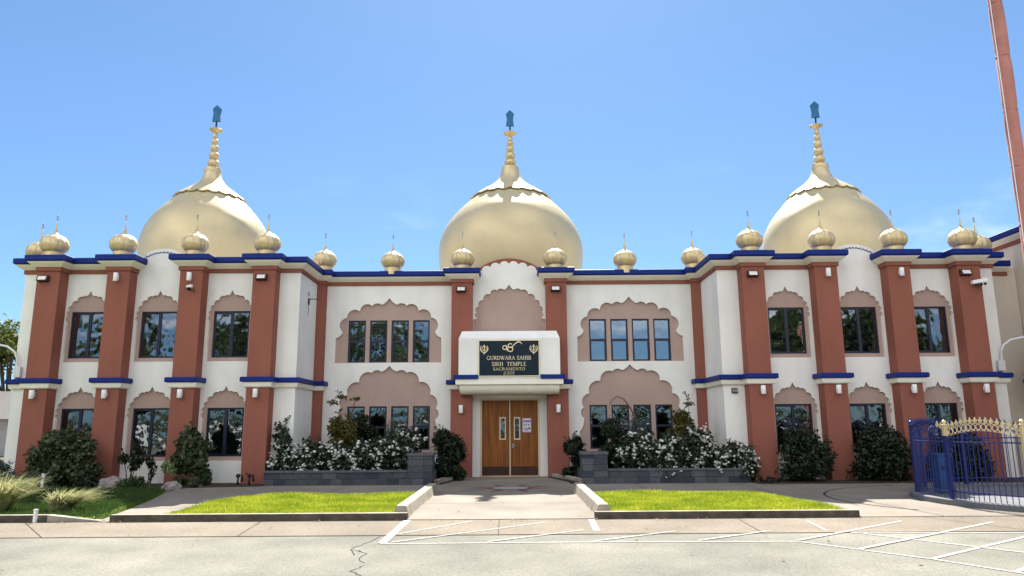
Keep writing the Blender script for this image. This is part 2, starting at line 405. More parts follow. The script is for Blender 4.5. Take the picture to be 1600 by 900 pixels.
# ------------------------------------------------------------------ foliage generators
def leaf_mesh(pts, nor, size, rng, name, m, parent=None, asp=.55, droop=0.0, fold=.25, sv=.4):
    n = len(pts)
    nor = nor / np.linalg.norm(nor, axis=1, keepdims=True)
    t = rng.normal(size=(n,3)); t[:,2] -= droop
    t -= nor*np.sum(t*nor, axis=1, keepdims=True); t /= np.linalg.norm(t, axis=1, keepdims=True)+1e-9
    w = np.cross(nor, t)
    s = size*(1-sv+2*sv*rng.random((n,1)))
    a = pts - t*s*.5; c = pts + t*s*.5
    b = pts + w*s*asp*.5 + nor*s*fold*.3; d = pts - w*s*asp*.5 + nor*s*fold*.3
    V = np.stack([a,b,c,d], axis=1).reshape(-1,3).astype(np.float32)
    me = bpy.data.meshes.new(name)
    me.vertices.add(4*n); me.vertices.foreach_set('co', V.ravel())
    me.loops.add(4*n); me.loops.foreach_set('vertex_index', np.arange(4*n, dtype=np.int32))
    me.polygons.add(n); me.polygons.foreach_set('loop_start', np.arange(0,4*n,4, dtype=np.int32))
    me.polygons.foreach_set('loop_total', np.full(n,4,dtype=np.int32))
    me.materials.append(m); me.update(calc_edges=True); me.validate()
    o = bpy.data.objects.new(name, me); COL.objects.link(o)
    if parent is not None: o.parent = parent
    return o

def cloud(blobs, n, rng, shell=.45, up=.3):
    """points and outward normals spread through ellipsoid clumps, denser near their skins"""
    vol = np.array([b[3]*b[4]*b[5] for b in blobs])**.75; pr = vol/vol.sum()
    idx = rng.choice(len(blobs), size=n, p=pr); B = np.array(blobs)[idx]
    d = rng.normal(size=(n,3)); d /= np.linalg.norm(d, axis=1, keepdims=True)
    r = rng.random((n,1))**shell
    p = B[:,:3] + d*r*B[:,3:]*(1+.10*rng.normal(size=(n,1)))
    nn = d + .7*rng.normal(size=(n,3)); nn[:,2] += up
    return p, nn

L = {}
L['dark'] = leaf_mat('dark_glossy_leaf', [(.006,.011,.004),(.012,.022,.008),(.024,.038,.014)], .45, .15)
L['mid'] = leaf_mat('mid_green_leaf', [(.020,.040,.012),(.042,.075,.020),(.075,.115,.035)], .55)
L['olive'] = leaf_mat('hydrangea_leaf', [(.022,.032,.013),(.048,.064,.025),(.12,.135,.06)], .6)
L['lime'] = leaf_mat('pale_flower_head', [(.14,.20,.07),(.22,.28,.11)], .7)
L['gold'] = leaf_mat('yellow_green_leaf', [(.055,.050,.012),(.10,.085,.018),(.13,.12,.03)], .55, .35)
L['blue'] = leaf_mat('blue_needle', [(.028,.050,.048),(.045,.075,.072),(.065,.10,.095)], .65, .1)
L['rose'] = leaf_mat('rose_leaf', [(.008,.016,.007),(.020,.034,.014),(.042,.064,.026)], .42, .2)
L['straw'] = leaf_mat('straw_blade', [(.30,.29,.12),(.46,.43,.22),(.20,.25,.07),(.58,.54,.36)], .8, .35)
L['tree'] = leaf_mat('tree_leaf', [(.030,.055,.016),(.055,.09,.026),(.085,.125,.04)], .55, .35)
L['yellowtree'] = leaf_mat('autumn_tree_leaf', [(.07,.10,.02),(.12,.15,.03),(.16,.17,.04)], .55, .4)

# ------------------------------------------------------------------ ground
def st(o, k='structure'): o['kind'] = k; return o
gnd = MB().flat([(-400,-400),(400,-400),(400,600),(-400,600)], -.035).build('ground', M['earth']); st(gnd)
rd = MB().flat([(-120,-70),(120,-70),(120,11.5),(-120,11.47)], -.012).build('road', M['asphalt']); st(rd)
ap = MB().flat([(-60,11.46),(60,11.50),(60,13.30),(-60,13.30)], -.006).build('gutter_apron', M['apron']); st(ap)
# concrete walks: one polygon sheet left/centre/right
wl = MB()
wl.flat([(-2.02,13.28),(1.60,13.28),(1.60,24.5),(-2.02,24.5)], .004)
wl.flat([(-7.35,13.28),(-7.05,13.28),(-6.55,14.3),(-6.5,16.2),(-6.1,17.35),(-4.9,17.6),(-2.02,17.6),(-2.02,20.97),(-6.9,20.97),(-9.0,20.4),(-8.85,19.0),(-8.3,17.2),(-7.8,15.2)], .003)
wl.flat([(1.60,17.6),(4.6,17.6),(5.6,17.35),(6.1,16.3),(6.15,13.28),(40,13.28),(40,24),(18,24),(18,20.45),(7.2,20.45),(6.8,20.97),(1.60,20.97)], .003)
st(wl.build('walkway', M['walk']))
# joints of the slabs
jt = MB()
def strip(mb, a, b, w, z):
    a = Vector((*a,0)); b = Vector((*b,0)); d = (b-a).normalized(); m = Vector((-d.y,d.x,0))*w/2
    mb.add([(a+m).to_tuple()[:2]+(z,), (a-m).to_tuple()[:2]+(z,), (b-m).to_tuple()[:2]+(z,), (b+m).to_tuple()[:2]+(z,)], [(0,1,2,3)])
for a, b in [((-4.44,13.28),(-4.2,11.5)),((-8.61,13.28),(-7.18,11.5)),((-.25,13.25),(-.23,11.5)),((3.93,13.28),(3.78,11.5)),((7.2,13.28),(7.9,11.5)),((-13.2,13.28),(-12.8,11.5))]:
    strip(jt, a, b, .014, -.002)
strip(jt, (-60,13.295), (60,13.295), .022, -.001); strip(jt, (-60,11.475), (60,11.505), .018, -.002)
for y in (15.9, 18.6, 21.4): strip(jt, (-2.0,y), (1.58,y), .014, .008)
for x in (-4.6, 3.4, 6.2): strip(jt, (x,17.65), (x,20.95), .014, .008)
for y in (16.5, 18.8): strip(jt, (6.2,y), (18,y), .016, .008)
strip(jt, (7.6,13.3), (7.2,20.4), .016, .008); strip(jt, (-8.3,15.6), (-6.6,15.2), .014, .008)
st(jt.build('joint_line', M['crack']))
# curved band in the right forecourt paving
arc = MB(); pts = [(10.6+3.6*math.cos(a), 16.2+3.5*math.sin(a)) for a in [R(100+i*5) for i in range(24)]]
for a, b in zip(pts, pts[1:]): strip(arc, a, b, .05, .0085)
st(arc.build('paving_seam', M['crack']))
# painted lines
pl = MB()
LN = [([(-1.89,10.69),(1.79,10.74),(3.99,10.66),(5.08,9.26),(5.58,8.37),(6.3,7.0)],.050),([(-1.86,10.72),(-1.86,13.22)],.13),
 ([(-1.77,11.6),(-.72,13.05)],.050),([(-1.74,10.8),(.55,12.84)],.050),([(-.37,10.8),(1.1,11.9)],.050),([(1.14,10.79),(2.52,11.72)],.050),
 ([(2.64,10.79),(3.97,11.69)],.050),([(4.03,10.73),(6.53,12.7)],.064),([(4.54,9.98),(7.94,12.5)],.064),([(5.08,9.26),(7.6,11.1)],.064),
 ([(5.55,8.45),(7.5,10.0)],.064),([(4.98,12.78),(4.82,11.65)],.050),([(5.25,11.36),(6.9,9.1)],.06),([(5.1,11.44),(12,11.2)],.06),([(1.36,13.2),(1.30,11.81)],.11)]
for ps, w in LN:
    for a, b in zip(ps, ps[1:]): strip(pl, a, b, w, -.004 if max(a[1],b[1]) < 11.6 else .001)
st(pl.build('road_marking', M['paint']))
# asphalt crack
ck = MB(); rg = random.Random(3)
def crack(ps, w):
    out = []
    for a, b in zip(ps, ps[1:]):
        for k in range(5):
            t = k/5; out.append((a[0]+(b[0]-a[0])*t+rg.uniform(-.018,.018), a[1]+(b[1]-a[1])*t))
    out.append(ps[-1])
    for a, b in zip(out, out[1:]): strip(ck, a, b, w*rg.uniform(.5,1.3), -.0085)
crack([(-2.0,11.45),(-2.08,10.81),(-2.22,10.3),(-2.06,9.82)], .016); crack([(-2.2,10.25),(-1.94,9.95),(-1.93,9.45),(-1.82,9.28)], .012)
crack([(-1.79,9.11),(-1.87,8.76),(-1.69,8.47),(-1.75,7.6)], .016)
st(ck.build('road_crack', M['crack']))
# medallion on the walk
md = MB(); cx, cy = -.08, 19.7
ring = lambda r, n=48: [(cx+r*math.cos(2*math.pi*k/n), cy+r*math.sin(2*math.pi*k/n)) for k in range(n)]
md.flat(ring(.62), .0085, [list(reversed(ring(.50)))], 0); md.flat(ring(.48), .0085, mat=1)
for k in range(8):
    a = R(k*45+22.5); da = .13
    md.flat([(cx+.68*math.cos(a-da), cy+.68*math.sin(a-da)), (cx+1.28*math.cos(a), cy+1.28*math.sin(a)), (cx+.68*math.cos(a+da), cy+.68*math.sin(a+da))], .0085, mat=0)
st(md.build('floor_marking', [M['ringred'], M['ringgrey']]))

# planting beds of dark soil
bd = MB()
for poly in ([(-40,19.6),(-10.2,19.6),(-9.0,20.4),(-7.05,20.75),(-7.05,21.9),(-40,21.9)], [(6.75,20.46),(15,20.46),(15,21.9),(6.75,21.9)],
             [(-2.15,20.98),(-2.05,21.0),(-1.45,23.6),(-2.3,23.98),(-6.4,23.98),(-6.4,21.2),(-2.3,21.2)], [(1.75,21.0),(2.4,21.2),(6.5,21.2),(6.5,23.98),(1.9,23.98),(1.1,23.6)]):
    bd.slab(poly, -.03, .03)
st(bd.build('soil', M['soil']))

# lawns
def lawn_poly(s):
    if s < 0: return [(-6.28,13.42),(-2.16,13.42),(-2.16,17.30),(-4.8,17.42),(-5.6,17.30),(-6.1,16.7),(-6.32,15.6)]
    return [(1.78,13.42),(5.95,13.42),(5.95,15.2),(5.72,16.5),(5.3,17.15),(4.6,17.38),(1.80,17.36)]
LW = [lawn_poly(-1), lawn_poly(1), [(-30,13.45),(-7.45,13.45),(-7.88,15.2),(-8.38,17.2),(-8.95,19.2),(-10.3,19.55),(-30,19.55)]]
lw = MB()
for p in LW: lw.slab(p, -.03, .055)
st(lw.build('lawn', M['lawn']))
def inside(poly, x, y):
    c = np.zeros(len(x), bool); j = len(poly)-1
    for i in range(len(poly)):
        xi, yi = poly[i]; xj, yj = poly[j]
        c ^= ((yi > y) != (yj > y)) & (x < (xj-xi)*(y-yi)/(yj-yi+1e-12)+xi); j = i
    return c
def grass(poly, n, h, name, m, seed, label):
    rng = np.random.default_rng(seed); P = np.array(poly)
    x = rng.uniform(max(P[:,0].min(),-16), P[:,0].max(), n*2); y = rng.uniform(P[:,1].min(), P[:,1].max(), n*2)
    k = inside(poly, x, y); x = x[k][:n]; y = y[k][:n]; n = len(x)
    x = x+rng.normal(0,.035,n); y = y+rng.normal(0,.03,n)
    hh = h*(.40+1.0*rng.random(n)**1.3)*(1+.25*np.sin(x*2.3+1)*np.sin(y*1.9)); a = rng.uniform(0, 2*np.pi, n); w = .005+.006*rng.random(n)
    lx = rng.normal(0,.35,n)*hh; ly = rng.normal(0,.35,n)*hh
    V = np.zeros((n,3,3), np.float32)
    V[:,0] = np.stack([x-np.cos(a)*w, y-np.sin(a)*w, np.full(n,.05)],1); V[:,1] = np.stack([x+np.cos(a)*w, y+np.sin(a)*w, np.full(n,.05)],1)
    V[:,2] = np.stack([x+lx, y+ly, .05+hh],1)
    me = bpy.data.meshes.new(name); me.vertices.add(3*n); me.vertices.foreach_set('co', V.ravel())
    me.loops.add(3*n); me.loops.foreach_set('vertex_index', np.arange(3*n, dtype=np.int32)); me.polygons.add(n)
    me.polygons.foreach_set('loop_start', np.arange(0,3*n,3,dtype=np.int32)); me.polygons.foreach_set('loop_total', np.full(n,3,dtype=np.int32))
    me.materials.append(m); me.update(calc_edges=True)
    o = bpy.data.objects.new(name, me); COL.objects.link(o); tag(o, label, 'grass', None, 'stuff')
gm = leaf_mat('lawn_blade', [(.19,.28,.014),(.29,.38,.02),(.38,.46,.03),(.44,.45,.09)], .6, .5, .9)
gd = leaf_mat('shaded_lawn_blade', [(.025,.06,.010),(.04,.085,.014),(.07,.10,.03)], .6, .35)  # left lawn: the wing's shade is put into these darker blades
grass(LW[0], 90000, .075, 'grass', gm, 1, 'bright green mown lawn left of the entrance walkway')
grass(LW[1], 90000, .075, 'grass', gm, 2, 'bright green mown lawn right of the entrance walkway')
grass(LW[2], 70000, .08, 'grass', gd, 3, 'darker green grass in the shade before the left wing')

# dry leaves and grit along the kerb foot
rng = np.random.default_rng(19); n_ = 170
lx_ = np.concatenate([rng.uniform(-9,9,90), rng.uniform(-7,6,50), rng.uniform(-1.9,1.4,30)]); ly_ = np.concatenate([13.18-np.abs(rng.normal(0,.12,90)), rng.uniform(8,13,50), rng.uniform(13.5,20,30)])
lt = leaf_mesh(np.stack([lx_, ly_, np.full(n_,.014)],1), np.stack([rng.normal(0,.25,n_), rng.normal(0,.25,n_), np.ones(n_)],1), .05, rng, 'leaf_litter',
    leaf_mat('dry_leaf', [(.05,.03,.015),(.10,.06,.025),(.16,.11,.05)], .8, .1), None, .55, sv=.6)
tag(lt, 'scattered dry leaves and grit on the paving by the kerbs', 'leaves', None, 'stuff')
# kerbs
def kerb(path, name, label, w=.15, z=.115):
    P = path
    mb = MB(); n = len(P)
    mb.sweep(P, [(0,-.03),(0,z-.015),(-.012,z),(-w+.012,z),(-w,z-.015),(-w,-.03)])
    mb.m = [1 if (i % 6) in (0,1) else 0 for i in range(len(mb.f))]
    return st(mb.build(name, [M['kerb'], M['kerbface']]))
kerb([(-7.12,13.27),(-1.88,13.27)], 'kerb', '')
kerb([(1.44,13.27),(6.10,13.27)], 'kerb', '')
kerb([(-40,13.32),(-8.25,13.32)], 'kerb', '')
rmp = MB(); rmp.add([(-8.25,13.32,-.03),(-7.3,13.32,-.02),(-7.3,13.47,-.02),(-8.25,13.47,-.03),(-8.25,13.32,.115),(-7.3,13.32,.012),(-7.3,13.47,.012),(-8.25,13.47,.115)],
    [(0,1,5,4),(4,5,6,7),(1,2,6,5),(2,3,7,6)]); st(rmp.build('kerb', M['kerb']))
# thin edging along lawn sides
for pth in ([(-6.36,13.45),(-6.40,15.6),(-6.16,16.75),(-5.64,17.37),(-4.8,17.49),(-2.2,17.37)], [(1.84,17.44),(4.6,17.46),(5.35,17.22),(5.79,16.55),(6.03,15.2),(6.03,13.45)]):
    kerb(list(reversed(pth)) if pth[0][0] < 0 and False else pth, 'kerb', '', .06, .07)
# chamfered concrete blocks flanking the walk
def block(x, label):
    mb = MB(); y0, y1 = 13.55, 18.7; w, t, h = .155, .10, .21
    v = []
    for y in (y0, y1):
        v += [(-w,y,0),(w,y,0),(w-.012,y,.02),(t,y,h-.015),(t-.02,y,h),(-t+.02,y,h),(-t,y,h-.015),(-w+.012,y,.02)]
    n = 8; mb.add(v, [tuple(range(n)), tuple(reversed(range(n,2*n)))] + [(i,n+i,n+(i+1)%n,(i+1)%n) for i in range(n)])
    o = mb.build('kerb_block', M['kerb']); o.location = (x,0,.004)
    tag(o, label, 'kerb block', 'kerb blocks flanking the entrance walkway')
block(-2.03, 'long chamfered concrete kerb block on the left edge of the entrance walkway')
block(1.63, 'long chamfered concrete kerb block on the right edge of the entrance walkway')
# low kerbs round the door beds
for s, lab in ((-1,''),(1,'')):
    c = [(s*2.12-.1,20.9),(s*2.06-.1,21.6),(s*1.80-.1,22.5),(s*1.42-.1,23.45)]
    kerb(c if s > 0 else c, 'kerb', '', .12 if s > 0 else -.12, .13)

# ------------------------------------------------------------------ the temple
T = empty('temple', (AX, 0, 0))
tag(T, 'cream and terracotta two storey temple with golden onion domes and blue trim', 'temple')
T.location = (AX,0,0)
YW, YP, YC, YCP = 21.8, 21.35, 24.0, 23.55
ZT = 6.60
OUT, RET = 14.87, 6.40
HP = .34
PW = [7.37, 9.57, 11.77, 13.88]                  # wing pillars
BAY = [8.47, 10.68, 12.82]                       # wing window bays
CPX = 1.56                                       # centre pillar

def arcpts(a, b, bul, n=7):
    """bump from a to b bulging to the left of travel by bul*length"""
    a = Vector(a); b = Vector(b); c = b-a; l = c.length; m = Vector((-c.y, c.x))/l
    h = bul*l; r = (l*l/4+h*h)/(2*h); ctr = a + c/2 - m*(r-h); r = abs(r)
    a0 = math.atan2(a.y-ctr.y, a.x-ctr.x); a1 = math.atan2(b.y-ctr.y, b.x-ctr.x)
    d = a1-a0
    while d > math.pi: d -= 2*math.pi
    while d < -math.pi: d += 2*math.pi
    return [(ctr.x+r*math.cos(a0+d*k/n), ctr.y+r*math.sin(a0+d*k/n)) for k in range(n)]

def half_scallop(cusps, ogee, peak, bul=.28):
    """right half outline going up from the first cusp to the peak (x>0)"""
    pts = []
    for a, b in zip(cusps, cusps[1:]): pts += [(x, z) for x, z in arcpts(a, b, -bul)]
    a = cusps[-1]; pts += arcpts(a, ogee, -.22, 7)
    n = 8
    for k in range(n):       # hollow run up to the point
        t = k/n; x = ogee[0]*(1-t); z = ogee[1] + (peak-ogee[1])*(t**1.7)
        pts.append((x, z))
    return pts

def full(half, bottom, peak, cx):
    r = [(bottom[0], bottom[1])] + half
    l = [(-x, z) for x, z in reversed(r)]
    pts = r + [(0, peak)] + l
    return [(cx+x, z) for x, z in pts]

def wing_arch(cx, dz, zb):
    c = [(.655,4.80+dz),(.662,4.97+dz),(.632,5.14+dz),(.55,5.30+dz),(.40,5.455+dz),(.225,5.575+dz)]
    h = half_scallop(c, (.115,5.60+dz), 5.765+dz)
    return full(h, (.655, zb), 5.765+dz, cx)
def upper_arch(cx):
    c = [(1.556,4.74),(1.41,5.20),(.985,5.42),(.575,5.60)]
    h = [(1.76,4.52),(1.68,4.55),(1.60,4.61),(1.555,4.68)] + half_scallop(c, (.27,5.645), 5.87, .33)
    return full(h, (1.77, 3.69), 5.87, cx)
def lower_arch(cx):
    c = [(1.545,1.84),(1.55,2.19),(1.36,2.64),(.985,3.05),(.575,3.36)]
    h = [(1.70,1.42),(1.63,1.50),(1.575,1.64)] + half_scallop(c, (.27,3.40), 3.59, .30)
    return full(h, (1.70, .62), 3.59, cx)
rect = lambda x0, x1, z0, z1: [(x0,z0),(x1,z0),(x1,z1),(x0,z1)]

WIN = []       # (x0,x1,z0,z1,yglass,type,bias)
# wing walls
for s in (-1, 1):
    a, b = sorted((s*RET, s*OUT)); holes = []
    for bx in BAY:
        holes += [wing_arch(s*bx, 0, 3.58), wing_arch(s*bx, -2.92, .66)]
    MB().plate(rect(a, b, 0, ZT), holes, YW, .085).build('wall', M['white'], T)
    for bx in BAY:
        for dz, zb, zt in ((0,3.58,5.12),(-2.92,.66,2.20)):
            wx0, wx1, wz0, wz1 = s*bx-.55, s*bx+.55, zb+.12, zt
            MB().plate(rect(s*bx-.75, s*bx+.75, zb-.08, 5.80+dz), [rect(wx0,wx1,wz0,wz1)], YW+.08, .09).build('arch_surround', M['taupe'], T)
            WIN.append((wx0,wx1,wz0,wz1,YW+.115,'slide', dz == 0, s))
# return walls and outer side walls
for s in (-1, 1):
    MB().add([(s*RET,YW,0),(s*RET,YC,0),(s*RET,YC,ZT),(s*RET,YW,ZT)], [(0,1,2,3)]).build('wall', M['white'], T)
    MB().add([(s*OUT,YW,0),(s*OUT,34,0),(s*OUT,34,ZT),(s*OUT,YW,ZT)], [(0,1,2,3)]).build('wall', M['white'], T)
# centre walls
UX, LX = 4.05, 4.02
UW = [(-1.31,-.73),(-.60,-.02),(.10,.68),(.82,1.37)]
for s in (-1, 1):
    a, b = sorted((s*1.30, s*RET)); ux = s*4.03; lx = s*3.98
    MB().plate(rect(a, b, 0, ZT), [upper_arch(ux), lower_arch(lx)], YC, .085).build('wall', M['white'], T)
    uw = [(-1.30,-.72),(-.58,.0),(.14,.72),(.86,1.42)]
    uw = [(x0-.06, x1-.06) for x0, x1 in uw]
    MB().plate(rect(ux-1.9, ux+1.9, 3.69-.0, 5.95), [rect(ux+x0,ux+x1,3.71,5.12) for x0,x1 in uw], YC+.08, .09).build('arch_surround', M['taupe'], T)
    MB().plate(rect(lx-1.85, lx+1.85, .4, 3.66), [rect(lx+x0,lx+x1,.86,2.27) for x0,x1 in uw], YC+.08, .09).build('arch_surround', M['taupe'], T)
    for x0, x1 in uw:
        WIN.append((ux+x0,ux+x1,3.71,5.12,YC+.115,'hung',True,s)); WIN.append((lx+x0,lx+x1,.86,2.27,YC+.115,'hung',False,s))
# entrance bay: wall over the canopy with recessed cusped arch, jambs beside the door
gc = [(1.08,5.17),(1.10,5.36),(1.02,5.57),(.87,5.78),(.64,5.97),(.41,6.11)]
gh = [(1.215,5.12),(1.15,5.13),(1.10,5.15)] + half_scallop(gc, (.17,6.13), 6.31, .33)
gout = full(gh, (1.215,4.3), 6.31, 0)
MB().plate(rect(-1.235,1.235,4.2,6.5), [gout], YC, .085).build('wall', M['white'], T)
MB().plate(rect(-1.24,1.24,4.15,6.45), [], YC+.08).build('arch_surround', M['taupe'], T)
MB().plate(rect(-1.24,1.24,0,4.3), [rect(-.98,.98,0,2.50)], YC+.02, .20).build('wall', M['white'], T)

# back, roof, floors (rooms behind the glass)
mb = MB(); mb.box(-OUT+.01, OUT-.01, 33.9, 34, 0, ZT); mb.build('wall', M['white'], T)
MB().slab([(-OUT+.02,YW+.25),(-RET-.2,YW+.25),(-RET-.2,YC+.25),(RET+.2,YC+.25),(RET+.2,YW+.25),(OUT-.02,YW+.25),(OUT-.02,33.9),(-OUT+.02,33.9)], 6.15, 6.35).build('roof', M['roof'], T)
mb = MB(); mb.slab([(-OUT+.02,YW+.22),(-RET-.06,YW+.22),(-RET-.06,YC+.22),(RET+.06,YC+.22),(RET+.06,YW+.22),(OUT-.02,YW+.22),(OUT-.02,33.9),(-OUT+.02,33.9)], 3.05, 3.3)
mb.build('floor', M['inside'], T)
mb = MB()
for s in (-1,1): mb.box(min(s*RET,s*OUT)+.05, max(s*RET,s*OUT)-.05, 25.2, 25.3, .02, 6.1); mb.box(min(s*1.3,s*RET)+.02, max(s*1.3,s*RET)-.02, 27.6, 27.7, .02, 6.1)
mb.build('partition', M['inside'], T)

# windows
WI = 0
for (x0,x1,z0,z1,y,kind,up,s) in WIN:
    w = .05; mb = MB()
    mb.box(x0,x1,y,y+.06,z0,z0+w); mb.box(x0,x1,y,y+.06,z1-w,z1); mb.box(x0,x0+w,y,y+.06,z0+w,z1-w); mb.box(x1-w,x1,y,y+.06,z0+w,z1-w)
    if kind == 'slide':
        c = (x0+x1)/2; mb.box(c-.045,c+.045,y+.005,y+.065,z0+w,z1-w)
        mb.box(x0+w,c-.045,y+.02,y+.05,z0+w,z0+w+.03); mb.box(x0+w,c-.045,y+.02,y+.05,z1-w-.03,z1-w)
    else:
        c = z0 + (z1-z0)*(.50 if up else .52); mb.box(x0+w,x1-w,y+.005,y+.065,c-.04,c+.04)
        mb.box(x0+w,x0+w+.02,y+.02,y+.05,z0+w,c-.04); mb.box(x1-w-.02,x1-w,y+.02,y+.05,z0+w,c-.04)
    f = mb.build('window', M['navy'], T)
    g = M['glass'] if up else M['glassdark']
    if up and kind == 'hung' and s > 0: g = M['glasssky']
    MB().add([(x0+w,y+.035,z0+w),(x1-w,y+.035,z0+w),(x1-w,y+.035,z1-w),(x0+w,y+.035,z1-w)], [(0,1,2,3)]).build('pane', g, f)
    if up and kind == 'hung' and s < 0:
        bl = MB(); full_len = (WI % 4 == 2); zb = z0+.08 if full_len else c+.02
        z = z1-.09
        while z > zb: bl.bar((x0+.05,y+.10,z),(x1-.05,y+.10,z), .034, .004); z -= .052
        bl.box(x0+.05,x1-.05,y+.075,y+.125,z1-.075,z1-.05)
        bl.build('blind', M['blind'], f)
    if up and kind == 'hung': WI += 1

# pillars
def pillar(x, yf, yb, hw, zl, extra=None):
    mb = MB(); mb.box(x-hw,x+hw,yf,yb,0,zl-.16); mb.box(x-hw,x+hw,yf,yb,zl,6.45)
    mb.box(x-hw+.02,x+hw-.02,yf+.02,yb,zl-.16,zl)
    return mb.build('pillar', M['red'], T)
LZ = 2.93
ledge_prof = [(.02,LZ-.02),(.13,LZ),(.15,LZ+.02),(.15,LZ+.125),(.13,LZ+.145),(.0,LZ+.145)]
mould_prof = [(-.02,LZ-.16),(.04,LZ-.16),(.07,LZ-.13),(.085,LZ-.06),(.085,LZ-.003),(-.02,LZ-.003)]
for s in (-1, 1):
    for i, px in enumerate(PW):
        p = pillar(s*px, YP, YW+.02, HP, LZ)
        x = s*px
        if i == 0:        # runs on round the inner corner to the corner pilaster
            path = [(-x0, y) for x0, y in [(px+HP,YW),(px+HP,YP),(px-HP,YP),(px-HP,YW),(RET,YW),(RET,23.7),(6.13,23.7),(6.13,YC)]]
        elif i == 3:
            path = [(-x0, y) for x0, y in [(OUT,YW+1.6),(OUT,YW),(px+HP,YW),(px+HP,YP),(px-HP,YP),(px-HP,YW)]]
        else:
            path = [(-px-HP,YW),(-px-HP,YP),(-px+HP,YP),(-px+HP,YW)]
        if s > 0: path = mirror(path)
        MB().sweep(path, ledge_prof).build('ledge', M['blue'], p)
        MB().sweep(path, mould_prof).build('moulding', M['cream'], p)
    # corner pilaster
    a, b = sorted((s*6.13, s*(RET+.0)))
    mb = MB(); mb.box(a,b,23.7,YC+.01,0,LZ-.16); mb.box(a,b,23.7,YC+.01,LZ+.12,6.45); mb.build('pilaster', M['red'], T)
    # centre pillar
    p = pillar(s*CPX, YCP, YC+.02, HP, LZ)
    path = [(-CPX-HP,YC),(-CPX-HP,YCP),(-CPX+HP,YCP)]
    if s > 0: path = mirror(path)
    MB().sweep(path, ledge_prof).build('ledge', M['blue'], p)
    MB().sweep(path, mould_prof).build('moulding', M['cream'], p)

# cornices
def brk(x, yb, yf): return [(-x-HP,yb),(-x-HP,yf),(-x+HP,yf),(-x+HP,yb)]
pathA = [(-OUT,33.9),(-OUT,YW)] + brk(PW[3],YW,YP) + brk(PW[2],YW,YP)
pathB = brk(PW[1],YW,YP) + brk(PW[0],YW,YP) + [(-RET,YW),(-RET,23.7),(-6.13,23.7),(-6.13,YC)] + brk(CPX,YC,YCP)
fas = [(-.05,6.56),(.22,6.56),(.25,6.575),(.27,6.60),(.27,6.735),(.25,6.75),(-.05,6.75)]
cov = [(-.02,6.415),(.055,6.415),(.10,6.45),(.17,6.50),(.225,6.555),(-.02,6.555)]
ban = [(-.02,6.29),(.035,6.29),(.045,6.30),(.045,6.41),(-.02,6.41)]
for pth in (pathA, pathB, mirror(pathA), mirror(pathB)):
    MB().sweep(pth, fas).build('cornice_fascia', M['blue'], T)
    MB().sweep(pth, cov).build('cornice_cove', M['cream'], T)
    MB().sweep(pth, ban).build('cornice_band', M['red'], T)

# arched gables
def segarc(hw, z0, z1, n=24):
    h = z1-z0; r = (hw*hw+h*h)/(2*h); c = z1-r; a = math.asin(hw/r)
    return [(r*math.sin(-a+2*a*k/n), c+r*math.cos(-a+2*a*k/n)) for k in range(n+1)]
for s in (-1, 1):
    x = s*(PW[1]+PW[2])/2; hw = 1.0
    out = [(x+q, z) for q, z in segarc(hw, 6.62, 7.12)] + [(x+hw,6.0),(x-hw,6.0)]
    g = MB().prism([(x+q*.76, z) for q, z in [(-1,6.58)]] + [(x+q, z) for q, z in segarc(.765, 6.79, 7.08)] + [(x+.765,6.3),(x-.765,6.3)][:2], YW+.002, YW+.30).build('gable', M['white'], T)
    sc = MB(); A = segarc(.70, 6.72, 6.985, 14)
    for a, b in zip(A, A[1:]):
        sc.ribbon([(x+q, z) for q, z in arcpts(a, b, -.30, 5)] + [(x+b[0], b[1])], .022, YW-.008, YW+.01)
    sc.build('scallop_trim', M['blue'], g)
g = MB().prism(segarc(1.215, 6.70, 7.22) + [(1.215,6.4),(-1.215,6.4)], YC+.03, YC+.35).build('gable', M['red'], T)
A = segarc(1.19, 6.60, 7.02, 8)
top = []
for a, b in zip(A, A[1:]): top += arcpts(a, b, .34, 8)
top.append(A[-1])
MB().prism(top + [(1.215,6.60),(1.215,6.5),(-1.215,6.5),(-1.215,6.60)], YC, YC+.028).build('scallop_panel', M['white'], g)

# canopy box over the door
cb = MB()
BW = 1.61; yb = 22.95
prof = [(yb,3.07),(yb,4.36),(yb+.26,4.62),(YC-.01,4.66),(YC-.01,3.07)]
for sx in (-1,1): pass
vs = [(-BW,y,z) for y,z in prof] + [(BW,y,z) for y,z in prof]; n = len(prof)
cb.add(vs, [tuple(range(n)), tuple(range(2*n-1,n-1,-1))] + [(i,(i+1)%n,n+(i+1)%n,n+i) for i in range(n)])
# chamfered ends of the sloped top are cut by narrower shoulders
can = cb.build('canopy', M['white'], T)
for v in can.data.vertices:
    if v.co.z > 4.5: v.co.x *= .945
MB().box(-1.70,1.70,yb-.04,YC-.012,2.90,3.06).build('canopy_moulding', M['cream'], can)
pr = [(yb+.06,2.897)] + [(yb+.05+.30*(1-math.cos(a))*.9, 2.86-.26*math.sin(a)) for a in [R(10*k) for k in range(10)]] + [(YC-.012,2.60),(YC-.012,2.897)]
cs = MB(); n = len(pr); vs = [(-1.58,y,z) for y,z in pr] + [(1.58,y,z) for y,z in pr]
cs.add(vs, [tuple(range(n)), tuple(range(2*n-1,n-1,-1))] + [(i,(i+1)%n,n+(i+1)%n,n+i) for i in range(n)]); cs.build('canopy_soffit', M['cream'], can)
for s in (-1, 1):
    a, b = sorted((s*.985, s*1.77)); MB().box(a,b,yb-.075,YCP,3.063,3.20).build('ledge', M['blue'], can)

